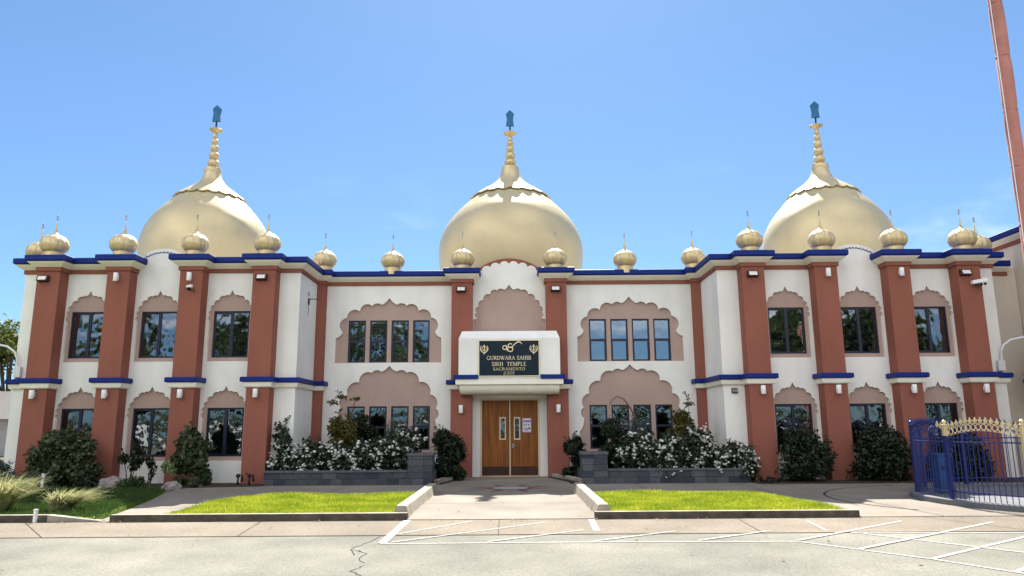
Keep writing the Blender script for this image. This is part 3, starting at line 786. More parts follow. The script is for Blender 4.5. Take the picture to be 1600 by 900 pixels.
# entrance door
D = MB(); dy = YC+.10
D.box(-.98,-.915,dy-.06,dy+.1,0.01,2.50); D.box(.915,.98,dy-.06,dy+.1,0.01,2.50); D.box(-.915,.915,dy-.06,dy+.1,2.435,2.50); D.box(-.018,.018,dy-.05,dy-.005,.03,2.435)
D.box(-.915,.915,dy-.06,dy+.1,.005,.028)
df = D.build('door_frame', M['beige'], T)
for s in (-1, 1):
    a, b = sorted((s*.022, s*.912)); lx = s*.235
    lt = rect(lx-.075, lx+.075, 1.20, 1.86)
    dl = MB().plate(rect(a,b,.03,2.43), [lt], dy, .05, rim=True).build('door_leaf', M['wood'], T)
    fr = MB(); fr.plate(rect(lx-.105,lx+.105,1.165,1.895), [rect(lx-.068,lx+.068,1.21,1.855)], dy-.014, .014, rim=True); fr.build('light_frame', M['beige'], dl)
    MB().plate(rect(lx-.076,lx+.076,1.19,1.87), [], dy+.03).build('pane', M['glassdark'], dl)
    MB().plate(rect(a+.02,b-.02,.05,.32), [], dy-.004, .003, rim=True).build('kick_plate', M['kick'], dl)
    if s > 0:
        h = MB(); h.box(.075,.135,dy-.012,dy-.001,.90,1.05); h.tube([(.10,dy-.01,.97),(.10,dy-.06,.97),(.20,dy-.065,.97)], .011, 8); h.build('handle', M['steel'], dl)
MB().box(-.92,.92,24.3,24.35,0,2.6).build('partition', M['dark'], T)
# poster (a thing of its own)
po = MB(); X0, X1, Z0, Z1 = .41, .70, 1.40, 1.86
po.box(X0,X1,dy-.007,dy-.003,Z0,Z1,0)
q = lambda a,b,c,d,m: po.box(X0+a,X0+b,dy-.0095,dy-.0075,Z0+c,Z0+d,m)
q(.03,.26,.395,.435,1); q(.03,.26,.345,.375,2)
q(.02,.27,.03,.32,1)
rr = random.Random(5)
for k in range(3): q(.045+.075*k,.075+.075*k,.20,.285,2)
for k in range(7): q(.04,.04+rr.uniform(.08,.20),.05+.018*k,.058+.018*k,2)
q(.20,.255,.10,.16,0)
for (sc_, i) in (): pass
poster = po.build('poster', [M['poster'], M['posterw'], M['posterp']]); poster.location.x = AX
for k in range(len(poster.data.polygons)): pass
tag(poster, 'lavender paper notice taped to the right wooden door leaf', 'poster')

# ------------------------------------------------------------------ domes
def smooth_prof(pts, n=5):
    out = []; P = [Vector(p) for p in pts]
    for i in range(len(P)-1):
        p0 = P[max(i-1,0)]; p1 = P[i]; p2 = P[i+1]; p3 = P[min(i+2,len(P)-1)]
        for k in range(n):
            t = k/n
            q = .5*((2*p1)+(p2-p0)*t+(2*p0-5*p1+4*p2-p3)*t*t+(3*p1-p0-3*p2+p3)*t**3); out.append((max(q.x,.004), q.y))
    out.append(tuple(P[-1])); return out
DP = [(2.52,0.0),(2.60,.35),(2.70,.85),(2.77,1.33),(2.80,1.90),(2.73,2.36),(2.53,2.84),(2.23,3.27),(1.92,3.60),(1.64,3.88),(1.40,4.08),(1.0,4.34),(.70,4.56)]
CO = [(1.46,4.05),(1.15,4.27),(.86,4.45),(.64,4.62),(.49,4.78),(.40,4.94),(.345,5.10),(.315,5.29)]
def big_dome(x, y, z, sr, sz, label, sp_=1.0):
    H_ = lambda h: (h if h < 5.45 else 5.45+(h-5.45)*sp_)*sz
    d = MB().lathe([(2.42*sr,-.5),(2.42*sr,0)] + [(r*sr, h*sz) for r, h in smooth_prof(DP)], 96).build('dome', M['gold'], T, True, 50)
    d.location = (x, y, z); d['label'] = label
    # petal collar with scalloped lower edge
    n = 192; lob = 20; cm = MB(); prof = smooth_prof(CO, 4); vs = []
    for i, (r, h) in enumerate(prof):
        f = max(0, 1 - i/6.0)
        for k in range(n):
            a = 2*math.pi*k/n; ph = abs(math.sin(a*lob/2)); dip = f*(.14*(ph**.8) - .02)
            rr = r + dip*1.0 + .03; vs.append((rr*sr*math.cos(a), rr*sr*math.sin(a), (h - dip*.72 + .065)*sz))
    fs = []; m = len(prof)
    base = len(vs)
    for k in range(n):
        v = vs[k]; l = math.hypot(v[0],v[1]); vs.append((v[0]*(1-.04/l), v[1]*(1-.04/l), v[2]-.035))
    for k in range(n): fs.append((base+k, base+(k+1)%n, (k+1)%n, k))
    for i in range(m-1):
        for k in range(n): fs.append((i*n+k, i*n+(k+1)%n, (i+1)*n+(k+1)%n, (i+1)*n+k))
    cm.add(vs, fs); cm.build('collar', M['gold'], d, True, 55)
    # spire of stacked rings
    def bead(z0, z1, r, rn): return [(rn,z0)] + [(rn+(r-rn)*math.sin(math.pi*t)**.8, z0+(z1-z0)*t) for t in (.12,.25,.4,.5,.6,.75,.88)] + [(rn,z1)]
    zt = lambda h: h
    sp = [(.28,5.20),(.335,5.24),(.345,5.32),(.33,5.40),(.22,5.45)]
    for z0, z1, r in ((5.45,5.75,.24),(5.75,6.03,.205),(6.03,6.30,.17),(6.30,6.51,.14)): sp += bead(z0, z1, r, r*.55)
    sp += [(.06,6.52),(.10,6.56),(.105,6.62),(.085,6.68),(.07,6.73),(.11,6.76),(.25,6.82),(.27,6.85),(.26,6.865),(.05,6.84),(.03,6.87)]
    MB().lathe([(r*max(sr,.92), H_(h)) for r, h in sp], 32).build('spire', M['golds'], d, True, 40)
    MB().tube([(0,0,H_(6.83)),(0,0,H_(7.25))], .032, 10).build('finial_rod', M['dark'], d)
    zb = H_(7.16); w = .160
    sh = [(-w,0),(w,0),(w*.9,.10),(w*.78,.28),(w*.86,.40),(w*1.02,.52),(0,.68),(-w*1.02,.52),(-w*.86,.40),(-w*.78,.28),(-w*.9,.10)]
    MB().prism([(px, zb+pz) for px, pz in sh], -.045, .045).build('finial_emblem', M['teal'], d)
    return d
big_dome(0.06, 27.5, 6.35, 1.0, 1.0, 'central golden onion dome')
big_dome(-11.55-AX+.02, 26.6, 6.35, .835, .943, 'golden onion dome over the left wing', 1.18)
big_dome(11.93-AX, 26.6, 6.35, .835, .943, 'golden onion dome over the right wing', 1.18)

def small_dome():
    gores = 12
    mod = lambda a, r, z: 1 + (.06*abs(math.sin(a*gores/2))**.5 - .03 if .16 < z < .68 else 0)
    prof = smooth_prof([(.27,.15),(.335,.22),(.385,.33),(.385,.44),(.335,.56),(.23,.655),(.12,.71),(.055,.765),(.035,.80)], 5)
    d = MB().lathe([(.285,-.1),(.285,.0),(.275,.02),(.265,.15)] + prof, 96, mod=mod).build('small_dome', M['golds'], T, True, 60)
    sp = [(.035,.80),(.05,.83),(.03,.87),(.038,.89),(.02,.93),(.028,.95),(.016,.99),(.02,1.01),(.012,1.05),(.008,1.22)]
    MB().lathe(sp, 12).build('spire', M['golds'], d, True)
    MB().prism([(-.028,1.16),(.028,1.16),(.018,1.24),(.03,1.30),(0,1.36),(-.03,1.30),(-.018,1.24)], -.006, .006).build('finial', M['steel'], d)
    return d
SD = small_dome(); first = True
spots = [(s*px, YP+.12) for s in (-1,1) for px in PW] + [(s*6.2,23.75) for s in (-1,1)] + [(s*3.95,24.0) for s in (-1,1)] + [(s*CPX,23.72) for s in (-1,1)] + [(s*(OUT+.02), 22.35) for s in (-1,1)]
for (x, y) in spots:
    o = SD if first else copy_tree(SD, T); first = False
    o.location = (x, y, 6.74)
    o.rotation_euler.z = random.uniform(-.2,.2)

# ------------------------------------------------------------------ sign over the entrance
S = empty('sign', (AX-.01, yb-.002, 3.72)); tag(S, 'black plaque with gold lettering fixed to the canopy over the door', 'sign')
SW, SH = .965, .575
fr = MB(); fr.plate(rect(-SW,SW,-SH,SH), [rect(-SW+.022,SW-.022,-SH+.022,SH-.022)], -.045, .03, rim=True); fr.build('sign_frame', M['brass'], S)
MB().box(-SW+.01,SW-.01,-.035,0,-SH+.01,SH-.01).build('sign_panel', M['black'], S)
# serif capitals drawn as thick and thin strokes: (points, width) in a unit-high cell
def ell(cx, cz, rx, rz, a0, a1, n=14): return [(cx+rx*math.cos(R(a0+(a1-a0)*k/n)), cz+rz*math.sin(R(a0+(a1-a0)*k/n))) for k in range(n+1)]
TK, TN = .16, .085
def srf(x, z, w=.24): return ([(x-w/2,z),(x+w/2,z)], .055)
def stem(x): return [([(x,0),(x,1)], TK), srf(x,.028,.30), srf(x,.972,.30)]
GL = {
 'G': (.86, [(ell(.46,.5,.38,.47,48,300), .13), ([(.72,.05),(.72,.42)], TK), srf(.72,.42,.30)]),
 'U': (.86, [([(.16,1),(.16,.34)], TK), (ell(.43,.33,.27,.29,180,360), .11), ([(.70,.34),(.70,1)], TN), srf(.16,.972,.3), srf(.70,.972,.26)]),
 'R': (.84, stem(.18) + [(ell(.40,.74,.25,.23,-90,90), .12), ([(.18,.97),(.42,.97)], TN), ([(.18,.51),(.42,.51)], TN), ([(.42,.5),(.76,.03)], TK)]),
 'D': (.86, stem(.18) + [(ell(.36,.5,.38,.46,-90,90), .13), ([(.18,.96),(.38,.96)], TN), ([(.18,.04),(.38,.04)], TN)]),
 'W': (1.12, [([(.10,1),(.34,0)], TK), ([(.34,0),(.55,.95)], TN), ([(.52,1),(.78,0)], TK), ([(.78,0),(1.0,1)], TN), srf(.10,.972), srf(.55,.972,.3), srf(1.0,.972)]),
 'A': (.88, [([(.12,0),(.44,1)], TN), ([(.42,1),(.76,0)], TK), ([(.24,.34),(.62,.34)], .07), srf(.12,.028), srf(.76,.028,.28)]),
 'S': (.66, [(ell(.33,.73,.23,.24,20,270), .12), (ell(.33,.26,.25,.24,90,-160), .13)]),
 'H': (.90, stem(.18) + stem(.70) + [([(.18,.52),(.70,.52)], .08)]),
 'I': (.42, stem(.20)),
 'B': (.78, stem(.18) + [(ell(.38,.74,.22,.22,-90,90), .12), (ell(.40,.26,.27,.24,-90,90), .12), ([(.18,.97),(.4,.97)], TN), ([(.18,.51),(.4,.51)], TN), ([(.18,.03),(.4,.03)], TN)]),
 'K': (.86, stem(.18) + [([(.26,.45),(.70,.97)], TN), ([(.36,.56),(.76,.03)], TK), srf(.70,.972), srf(.78,.028)]),
 'T': (.78, stem(.38) + [([(.04,.96),(.72,.96)], .085), ([(.05,.80),(.05,.98)], .05), ([(.71,.80),(.71,.98)], .05)]),
 'E': (.74, stem(.18) + [([(.18,.96),(.64,.96)], .085), ([(.18,.51),(.52,.51)], .08), ([(.18,.04),(.66,.04)], .085), ([(.63,.80),(.63,.98)], .05), ([(.65,.02),(.65,.22)], .05)]),
 'M': (1.06, [([(.14,0),(.14,1)], TN), ([(.14,1),(.50,.06)], TK), ([(.50,.06),(.86,1)], TN), ([(.86,0),(.86,1)], TK), srf(.14,.028), srf(.86,.028,.3), srf(.14,.972), srf(.86,.972)]),
 'P': (.74, stem(.18) + [(ell(.38,.73,.24,.24,-90,90), .12), ([(.18,.97),(.4,.97)], TN), ([(.18,.49),(.4,.49)], TN)]),
 'L': (.72, stem(.18) + [([(.18,.04),(.64,.04)], .085), ([(.64,.02),(.64,.24)], .05)]),
 'C': (.80, [(ell(.44,.5,.36,.47,48,312), .13), ([(.69,.72),(.69,.95)], .05)]),
 'N': (.92, [([(.16,0),(.16,1)], TN), ([(.16,1),(.74,0)], TK), ([(.74,0),(.74,1)], TN), srf(.16,.028), srf(.16,.972), srf(.74,.972)]),
 'O': (.90, [(ell(.45,.5,.36,.47,0,360,22), .13)]),
 '0': (.72, [(ell(.35,.5,.27,.47,0,360,22), .12)]),
 '1': (.46, stem(.22) + [([(.06,.82),(.22,.97)], .07)]),
 '2': (.68, [(ell(.33,.72,.24,.25,165,-30), .11), ([(.54,.60),(.09,.06)], .11), ([(.06,.05),(.60,.05)], .10)]),
 '3': (.66, [(ell(.31,.75,.21,.22,150,-90), .11), (ell(.31,.27,.25,.25,90,-150), .12)]),
 ' ': (.42, []),
}
def text_line(txt, zc, h, width):
    tot = sum(GL[c][0] for c in txt); k = width/tot; x = -width/2
    for c in txt:
        w, strokes = GL[c]
        if strokes:
            mb = MB()
            for i, (ps, wd) in enumerate(strokes):
                mb.ribbon([(x+px*k, zc-h/2+pz*h) for px, pz in ps], wd*.80*min(k,h), -.046-.0004*i, -.034)
            mb.build('letter', M['brass'], S)
        x += w*k
text_line('GURDWARA SAHIB', .008, .120, 1.41)
text_line('SIKH  TEMPLE', -.185, .122, 1.10)
text_line('SACRAMENTO', -.342, .088, 1.02)
text_line('2301', -.470, .086, .37)
# ek onkar: numeral, open letter and the long sweeping stroke
ek = MB()
b0, b1 = -.047, -.034
ek.ribbon(ell(-.135,.335,.062,.062,0,360,20), .026, b0, b1); ek.ribbon([(-.075,.40),(-.065,.33),(-.062,.27),(-.045,.225)], [.024,.028,.028,.02], b0-.0004, b1)
ek.ribbon(ell(.045,.395,.072,.062,40,255,14), .026, b0-.0008, b1); ek.ribbon([(-.02,.355),(.05,.352),(.13,.365)], [.018,.02,.016], b0-.0012, b1)
ek.ribbon(ell(.045,.275,.078,.070,110,-185,16), .026, b0-.0016, b1); ek.ribbon([(.055,.35),(.11,.36),(.135,.335),(.09,.32)], .018, b0-.002, b1)
ek.ribbon([(-.035,.30),(-.02,.34),(.0,.37)], .02, b0-.0024, b1)
ek.ribbon([(.11,.375),(.17,.43),(.225,.48),(.285,.512),(.34,.512),(.385,.485),(.415,.44)], [.022,.026,.03,.034,.034,.026,.012], b0-.0028, b1)
ek.build('emblem', M['brass'], S)
def khanda(cx):
    k = MB()
    k.ribbon([(cx,.43),(cx,.41),(cx,.34),(cx,.27),(cx,.20)], [.004,.034,.026,.026,.02], b0-.001, b1)       # double edged sword
    k.ribbon([(cx,.22),(cx,.12)], .016, b0-.0014, b1); k.ribbon([(cx-.045,.185),(cx+.045,.185)], .014, b0-.0018, b1)
    k.ribbon(ell(cx,.31,.068,.072,0,360,24), .014, b0-.0022, b1)                                              # ring
    for s in (-1,1):
        k.ribbon([(cx+s*a, z) for a, z in ((.080,.405),(.108,.36),(.118,.30),(.098,.24),(.055,.195),(.012,.165),(.03,.145))], [.006,.02,.026,.028,.024,.016,.008], b0-.0026-.0004*s, b1)
    k.build('emblem', M['brass'], S)
khanda(-.785); khanda(.785)

# ------------------------------------------------------------------ wall fittings
def sconce(x, y, z, label, grp):
    o = empty('wall_lamp', (x, y, z)); tag(o, label, 'wall lamp', grp)
    m = MB(); m.lathe([(.064,-.125),(.069,-.117),(.069,.117),(.064,.125)], 20, (0,-.105,0)); m.build('lamp_shade', M['lampw'], o, True, 40)
    MB().box(-.045,.045,-.045,0,-.07,.07).build('mount', M['lampw'], o)
    return o
ordn = {0:'innermost',1:'second',2:'third',3:'outermost'}
sidew = {-1:'left', 1:'right'}
for s in (-1,1):
    for i, px in enumerate(PW):
        sconce(AX+s*px-(.03 if s<0 else -.03), YP, 2.60, f'white wall lamp below the blue ledge on the {ordn[i]} {sidew[s]} wing pillar from the entrance', 'wall lamps below the blue ledges')
    sconce(AX+s*CPX, YCP, 2.15, f'white cylinder wall lamp on the terracotta pillar {sidew[s]} of the wooden door', 'wall lamps below the blue ledges')
    for i in (1, 2):
        if True:
            sconce(AX+s*PW[i]-(.02 if s < 0 else -.03), YP, 6.08, f'white wall lamp at the top of the {ordn[i]} {sidew[s]} wing pillar from the entrance', 'wall lamps at the pillar tops')
def flood(x, y, z, label):
    o = empty('floodlight', (x, y, z)); o.scale = (.85,.85,.85); tag(o, label, 'floodlight', 'floodlights at the pillar tops')
    m = MB(); v = [(-.19,0,-.115),(.19,0,-.115),(.19,0,.115),(-.19,0,.115),(-.19,-.17,-.075),(.19,-.17,-.075),(.19,-.10,.115),(-.19,-.10,.115)]
    m.add(v, [(0,1,2,3),(0,4,5,1),(2,6,7,3),(0,3,7,4),(1,5,6,2),(4,7,6,5)]); m.build('housing', M['brownm'], o)
    l = MB(); l.add([(-.14,-.166,-.05),(.14,-.166,-.05),(.14,-.112,.085),(-.14,-.112,.085)], [(0,1,2,3)])
    for p in l.v[:]: pass
    l.v = [(a, b-.007, c) for a,b,c in l.v]; l.build('lens', M['lens'], o)
for s in (-1,1):
    flood(AX+s*PW[0]-(.06 if s<0 else .03), YP, 6.05, f'brown floodlight at the top of the innermost {sidew[s]} wing pillar')
    flood(AX+s*PW[3]-(.12 if s<0 else .14), YP, 6.05, f'brown floodlight at the top of the outermost {sidew[s]} wing pillar')
    flood(AX+s*CPX-.02, YCP, 6.05, f'brown floodlight high on the pillar {sidew[s]} of the entrance arch')
# cameras
o = empty('security_camera', (AX-PW[1]+.02, YP, 5.74)); tag(o, 'white dome security camera under the lamp on a left wing pillar', 'camera')
m = MB(); m.box(-.05,.05,-.05,0,-.04,.10); m.lathe([(.02,.06),(.085,.05),(.09,.0),(.085,-.01)], 20, (0,-.13,0)); m.build('bracket', M['lampw'], o, True, 35)
MB().lathe([(.078,-.01),(.074,-.04),(.055,-.075),(.02,-.092)], 20, (0,-.13,0)).build('camera_dome', M['dark'], o, True)
MB().tube([(.05,-.03,.0),(.10,-.02,-.06),(.09,-.02,-.13)], .008, 6).build('cable', M['dark'], o)
o = empty('security_camera', (13.98, YP, 5.76)); tag(o, 'white multi lens security camera under the floodlight on the outer right pillar', 'camera')
m = MB(); m.bar((-.24,-.14,-.03),(.22,-.14,.06), .11, .10); m.box(-.04,.04,-.12,0,-.05,.05); m.build('camera_body', M['lampw'], o)
for k in range(3): MB().lathe([(.03,-.05),(.04,-.02),(.04,.02)], 12, (-.10+.12*k,-.16,-.10+.02*k)).build('lens', M['dark'], o, True)
# bracket and cable on left return, small box on right strip
o = MB(); o.box(-.0,.03,-.05,.05,-.10,.10); o.tube([(.02,0,.08),(.30,.02,.08),(.32,.02,.08)], .014, 8); o.tube([(.02,-.06,.30),(.03,-.06,.16)], .012, 6)
o.tube([(.01,0,-.1),(.012,.0,-.45)], .006, 5)
o = o.build('cable_bracket', M['dark']); o.location = (AX-RET, 22.75, 5.55); tag(o, 'small dark metal bracket on the left return wall under the cornice', 'bracket')
o = empty('junction_box', (6.62, YW, 2.60)); tag(o, 'small brown outlet box on the cream strip beside the right wing pillar', 'junction box')
MB().box(-.085,.085,-.05,0,-.075,.075).build('cover', M['brownm'], o); m = MB(); m.box(-.07,-.01,-.056,-.051,-.04,.04); m.box(.01,.07,-.056,-.051,-.04,.04); m.build('outlet', M['steel'], o)
# gooseneck conduits on the outer corners
for s in (-1,1):
    o = empty('gooseneck_lamp', (AX+s*(OUT-.14), YW-.06, 3.08)); tag(o, f'white curved gooseneck pipe with junction box on the outer {sidew[s]} wing ledge', 'gooseneck lamp', 'gooseneck lamps on the outer ledges')
    MB().box(-.10,.10,-.06,.03,.06,.36).build('junction_box', M['galv'], o)
    m = MB(); m.tube([(s*.02,-.03,.0),(s*.02,-.03,.38),(s*.03,-.04,.60),(s*.12,-.07,.82),(s*.32,-.12,.97),(s*.60,-.2,1.03),(s*1.5,-.42,1.05)], .032, 12); m.build('arm', M['galv'], o, True)
    m = MB()
    for q in (.12,.21,.30):
        for e in (-.05,.05): m.lathe([(.012,-.0),(.012,.01)], 8, (e,-.066,q))
    m.build('screws', M['steel'], o)
    MB().lathe([(.05,.06),(.10,.03),(.24,-.08),(.26,-.11),(.24,-.11)], 24, (s*1.5,-.42,1.0)).build('lamp_shade', M['galv'], o, True)

# ------------------------------------------------------------------ planter walls
def planter(s):
    o = empty('planter_wall', (0,0,0)); tag(o, f'low blue grey block planter wall with end pier on the {sidew[s]} side', 'planter wall', 'block planter walls')
    if s < 0: x0, x1, p0, p1 = -7.02, -2.97, -2.97, -2.28
    else: x0, x1, p0, p1 = 2.66, 6.68, 1.94, 2.66
    MB().box(x0,x1,20.98,21.22,0,.35).build('low_wall', M['block'], o)
    MB().box(x0-.015,x1 if s<0 else x1+.015,20.955,21.245,.352,.40).build('coping', M['blockcap'], o)
    MB().box(p0,p1,20.93,21.62,0,.80).build('pier', M['block'], o)
    MB().box(p0-.025,p1+.025,20.905,21.645,.802,.87).build('pier_cap', M['blockcap'], o)
    a, b = (p1-.24, p1-.0) if s < 0 else (p0, p0+.24)
    MB().box(a,b,21.65,23.95,0,.35).build('side_wall', M['block'], o)
planter(-1); planter(1)

# ------------------------------------------------------------------ plants
def shrub(name, label, cat, loc, blobs, n, size, m, seed, group=None, asp=.55, stems=5, h=None, droop=0., shell=.45, shoots=9):
    rng = np.random.default_rng(seed); o = empty(name, loc); tag(o, label, cat, group)
    p, nn = cloud(blobs, n, rng, shell)
    p[:,2] = np.maximum(p[:,2], .02)
    sh_mb = MB(); rs2 = random.Random(seed+1); sp_, sn_ = [], []
    zt_ = max(b[2]+b[5] for b in blobs)
    for k in range(shoots):
        b = rs2.choice([q for q in blobs if q[2]+q[5] > zt_*.55]); dr = Vector((rs2.gauss(0,.45), rs2.gauss(-.1,.35), 1)).normalized(); ln = rs2.uniform(.15,.38)*(.6+.25*zt_)
        a0 = Vector(b[:3])+Vector((0,0,b[5]*.6)); pts_ = [a0, a0+dr*ln*.6, a0+dr*ln+Vector((dr.x,dr.y,-.25))*ln*.25]
        sh_mb.tube(pts_, [.006,.005,.003], 5)
        for j in range(int(ln/size*4.5)):
            t = .2+.8*rs2.random(); q = pts_[0].lerp(pts_[1], min(1,t*1.6)) if t < .62 else pts_[1].lerp(pts_[2], (t-.62)/.38)
            sp_.append((q.x+rs2.gauss(0,size*.4), q.y+rs2.gauss(0,size*.4), q.z+rs2.gauss(0,size*.3))); sn_.append((rs2.gauss(0,1), rs2.gauss(-.3,1), .6))
    if sp_: p = np.vstack([p, np.array(sp_)]); nn = np.vstack([nn, np.array(sn_)])
    leaf_mesh(p, nn, size, rng, 'foliage', m, o, asp, droop, sv=.62)
    if stems:
        mb = sh_mb; rs = random.Random(seed)
        for k in range(stems):
            b = rs.choice(blobs); q = Vector(b[:3])
            base = Vector((rs.uniform(-.10,.10), rs.uniform(-.08,.08), -.02)); mid = base.lerp(q, .5) + Vector((rs.uniform(-.06,.06),rs.uniform(-.06,.06),.05))
            mb.tube([base, mid, q], [.018,.014,.007], 6)
        mb.build('stem', M['bark'], o)
    return o
def lump(w, d, h, k, seed, r=.35, z0=.1):
    rs = random.Random(seed); out = []
    for i in range(k):
        a = rs.uniform(0,2*math.pi); q = rs.random()**.5; t = rs.random()
        ww = math.sqrt(max(.08, 1-(t*.95)**2.2))
        rr = r*rs.uniform(.7,1.25)*min(w,h)*.5
        out.append((q*math.cos(a)*w/2*ww*.8, q*math.sin(a)*d/2*ww*.8, z0+t*(h-z0-rr), rr, rr, rr*.85))
    return out
# left wing
o = shrub('hydrangea_bush', 'large rounded hydrangea bush with faded flower heads before the left wing', 'bush', (-12.65,20.75,0), lump(1.95,1.3,1.72,34,11,.44), 9000, .11, L['olive'], 11, asp=.7)
p, nn = cloud([(b[0],b[1]-.08,b[2]+.05,b[3]*.8,b[4]*.8,b[5]*.8) for b in lump(1.8,1.2,1.72,18,12,.30,.5)], 1500, np.random.default_rng(5), .3)
leaf_mesh(p, nn, .06, np.random.default_rng(6), 'flower_heads', L['olive'], o, .9)
o = shrub('hydrangea_bush', 'loose upright hydrangea bush with one pale green flower head by the left wing', 'bush', (-9.02,20.75,0), lump(1.25,1.0,1.6,24,21,.38), 4600, .115, L['olive'], 21, asp=.65, stems=9)
p, nn = cloud([(-.42,-.42,.58,.17,.15,.15),(-.28,-.46,.46,.13,.12,.10)], 500, np.random.default_rng(8), .3)
leaf_mesh(p, nn, .06, np.random.default_rng(9), 'flower_heads', L['lime'], o, .9)
shrub('young_shrub', 'thin open shrub with dark leaves between the two left hydrangea bushes', 'bush', (-10.72,20.9,0), lump(.95,.7,1.25,9,31,.30,.55), 700, .10, L['dark'], 31, stems=6)
shrub('young_shrub', 'low leafy sprig beside the boulder before the left wing', 'bush', (-10.05,20.5,0), lump(.5,.5,.8,6,32,.3,.2), 220, .09, L['dark'], 32, stems=5)
shrub('fern_clump', 'low arching green fern clump right of the larger boulder', 'plant', (-10.35,20.2,0), [(0,0,.12,.42,.35,.16),(.1,-.1,.2,.25,.25,.14)], 520, .16, L['mid'], 33, asp=.18, stems=0, droop=.6, shoots=0)
shrub('juniper_bush', 'blue green juniper at the far left outer wall corner', 'bush', (-14.05,20.4,0), lump(1.3,1.0,.95,14,41,.45), 4200, .10, L['blue'], 41, asp=.22)
shrub('ground_shrub', 'low dark green spreading shrub below the juniper on the left', 'bush', (-13.7,19.7,0), lump(2.2,1.0,.5,12,42,.6), 3000, .08, L['mid'], 42, asp=.5, stems=0, shoots=0)
shrub('ground_shrub', 'low dusky shrub under the large hydrangea bush', 'bush', (-12.0,20.1,0), lump(2.2,.7,.45,10,43,.6), 1800, .075, L['dark'], 43, asp=.55, stems=0, shoots=0)
# door beds
shrub('dark_shrub', 'dark feathery evergreen shrub left of the wooden door', 'bush', (-2.02,22.55,.02), lump(1.15,1.0,1.55,26,51,.46), 7000, .15, L['dark'], 51, asp=.24)
shrub('dark_shrub', 'slim dark evergreen shrub right of the wooden door', 'bush', (1.88,22.7,.02), lump(.70,.8,1.38,18,52,.5), 4200, .15, L['dark'], 52, asp=.24)
# planters
shrub('golden_shrub', 'yellow green shrub with tall leafy shoots in the left planter', 'bush', (-5.15,22.4,.1), lump(1.2,.9,2.05,20,61,.40,.9) + [(-.35,0,2.25,.22,.18,.08),(-.1,.0,2.42,.22,.15,.07),(.35,-.1,2.35,.18,.12,.06)], 4200, .09, L['gold'], 61, stems=9)
shrub('golden_shrub', 'yellow green shrub near the corner pilaster in the right planter', 'bush', (5.15,22.4,.1), lump(.9,.8,2.0,18,62,.42,1.0) + [(.25,0,2.15,.16,.14,.07)], 3600, .08, L['gold'], 62, stems=8)
shrub('dark_shrub', 'dark dense shrub against the left window of the right planter', 'bush', (2.95,22.0,.1), lump(1.0,.8,1.72,24,63,.48), 6500, .085, L['dark'], 63)
shrub('dark_shrub', 'dark leafy shrub behind the roses under the left ground floor windows', 'bush', (-4.75,22.8,.1), lump(1.1,.7,2.0,18,64,.42,.5), 4500, .085, L['dark'], 64)
def weeping(loc, label, h, w, bare, seed):
    rs = random.Random(seed); o = empty('weeping_conifer', loc); tag(o, label, 'tree', 'weeping conifers in the planters')
    mb = MB(); mb.tube([(0,0,0),(.03,0,h*.5),(0,0,h*.88),(-.08,0,h*.97)], [.04,.03,.02,.012], 8)
    if bare:
        mb.tube([(0,0,h*.86),(-.14,0,h*1.02),(-.34,-.02,h*1.16),(-.55,0,h*1.20),(-.72,0,h*1.14),(-.80,0,h*1.0)], [.028,.024,.02,.015,.01,.005], 6)
        for k in range(7):
            t = -.25-.08*k; z = h*(1.12+.07*math.sin(k*.5)); l = .22+.10*rs.random(); mb.tube([(t,0,z),(t-.05,.02,z-l*.5),(t-.06+rs.uniform(-.04,.06),.02,z-l)], [.007,.005,.002], 5)
    mb.build('trunk', M['bark'], o)
    rng = np.random.default_rng(seed); P = []; N = []
    for k in range(90):
        a = rs.uniform(0,2*math.pi); r = rs.random()**.6*w; z0 = h*(1-.30*(r/w)**2)*rs.uniform(.72,1.0); ln = rs.uniform(.35,.85)*h*.7
        for j in range(34):
            t = rs.random(); z = z0-t*ln
            if z < .1: continue
            P.append((r*math.cos(a)*(1+.25*t)+rs.gauss(0,.015), r*math.sin(a)*(1+.25*t)+rs.gauss(0,.015), z)); N.append((rs.gauss(0,1), rs.gauss(0,1), .2))
    leaf_mesh(np.array(P), np.array(N), .085, rng, 'foliage', L['blue'], o, .16, droop=2.5)
weeping((-3.62,22.3,.1), 'small weeping blue conifer standing among the roses in the left planter', 1.85, .30, False, 71)
weeping((3.72,22.3,.1), 'weeping conifer with a bare arching leader in the right planter', 1.98, .34, True, 72)
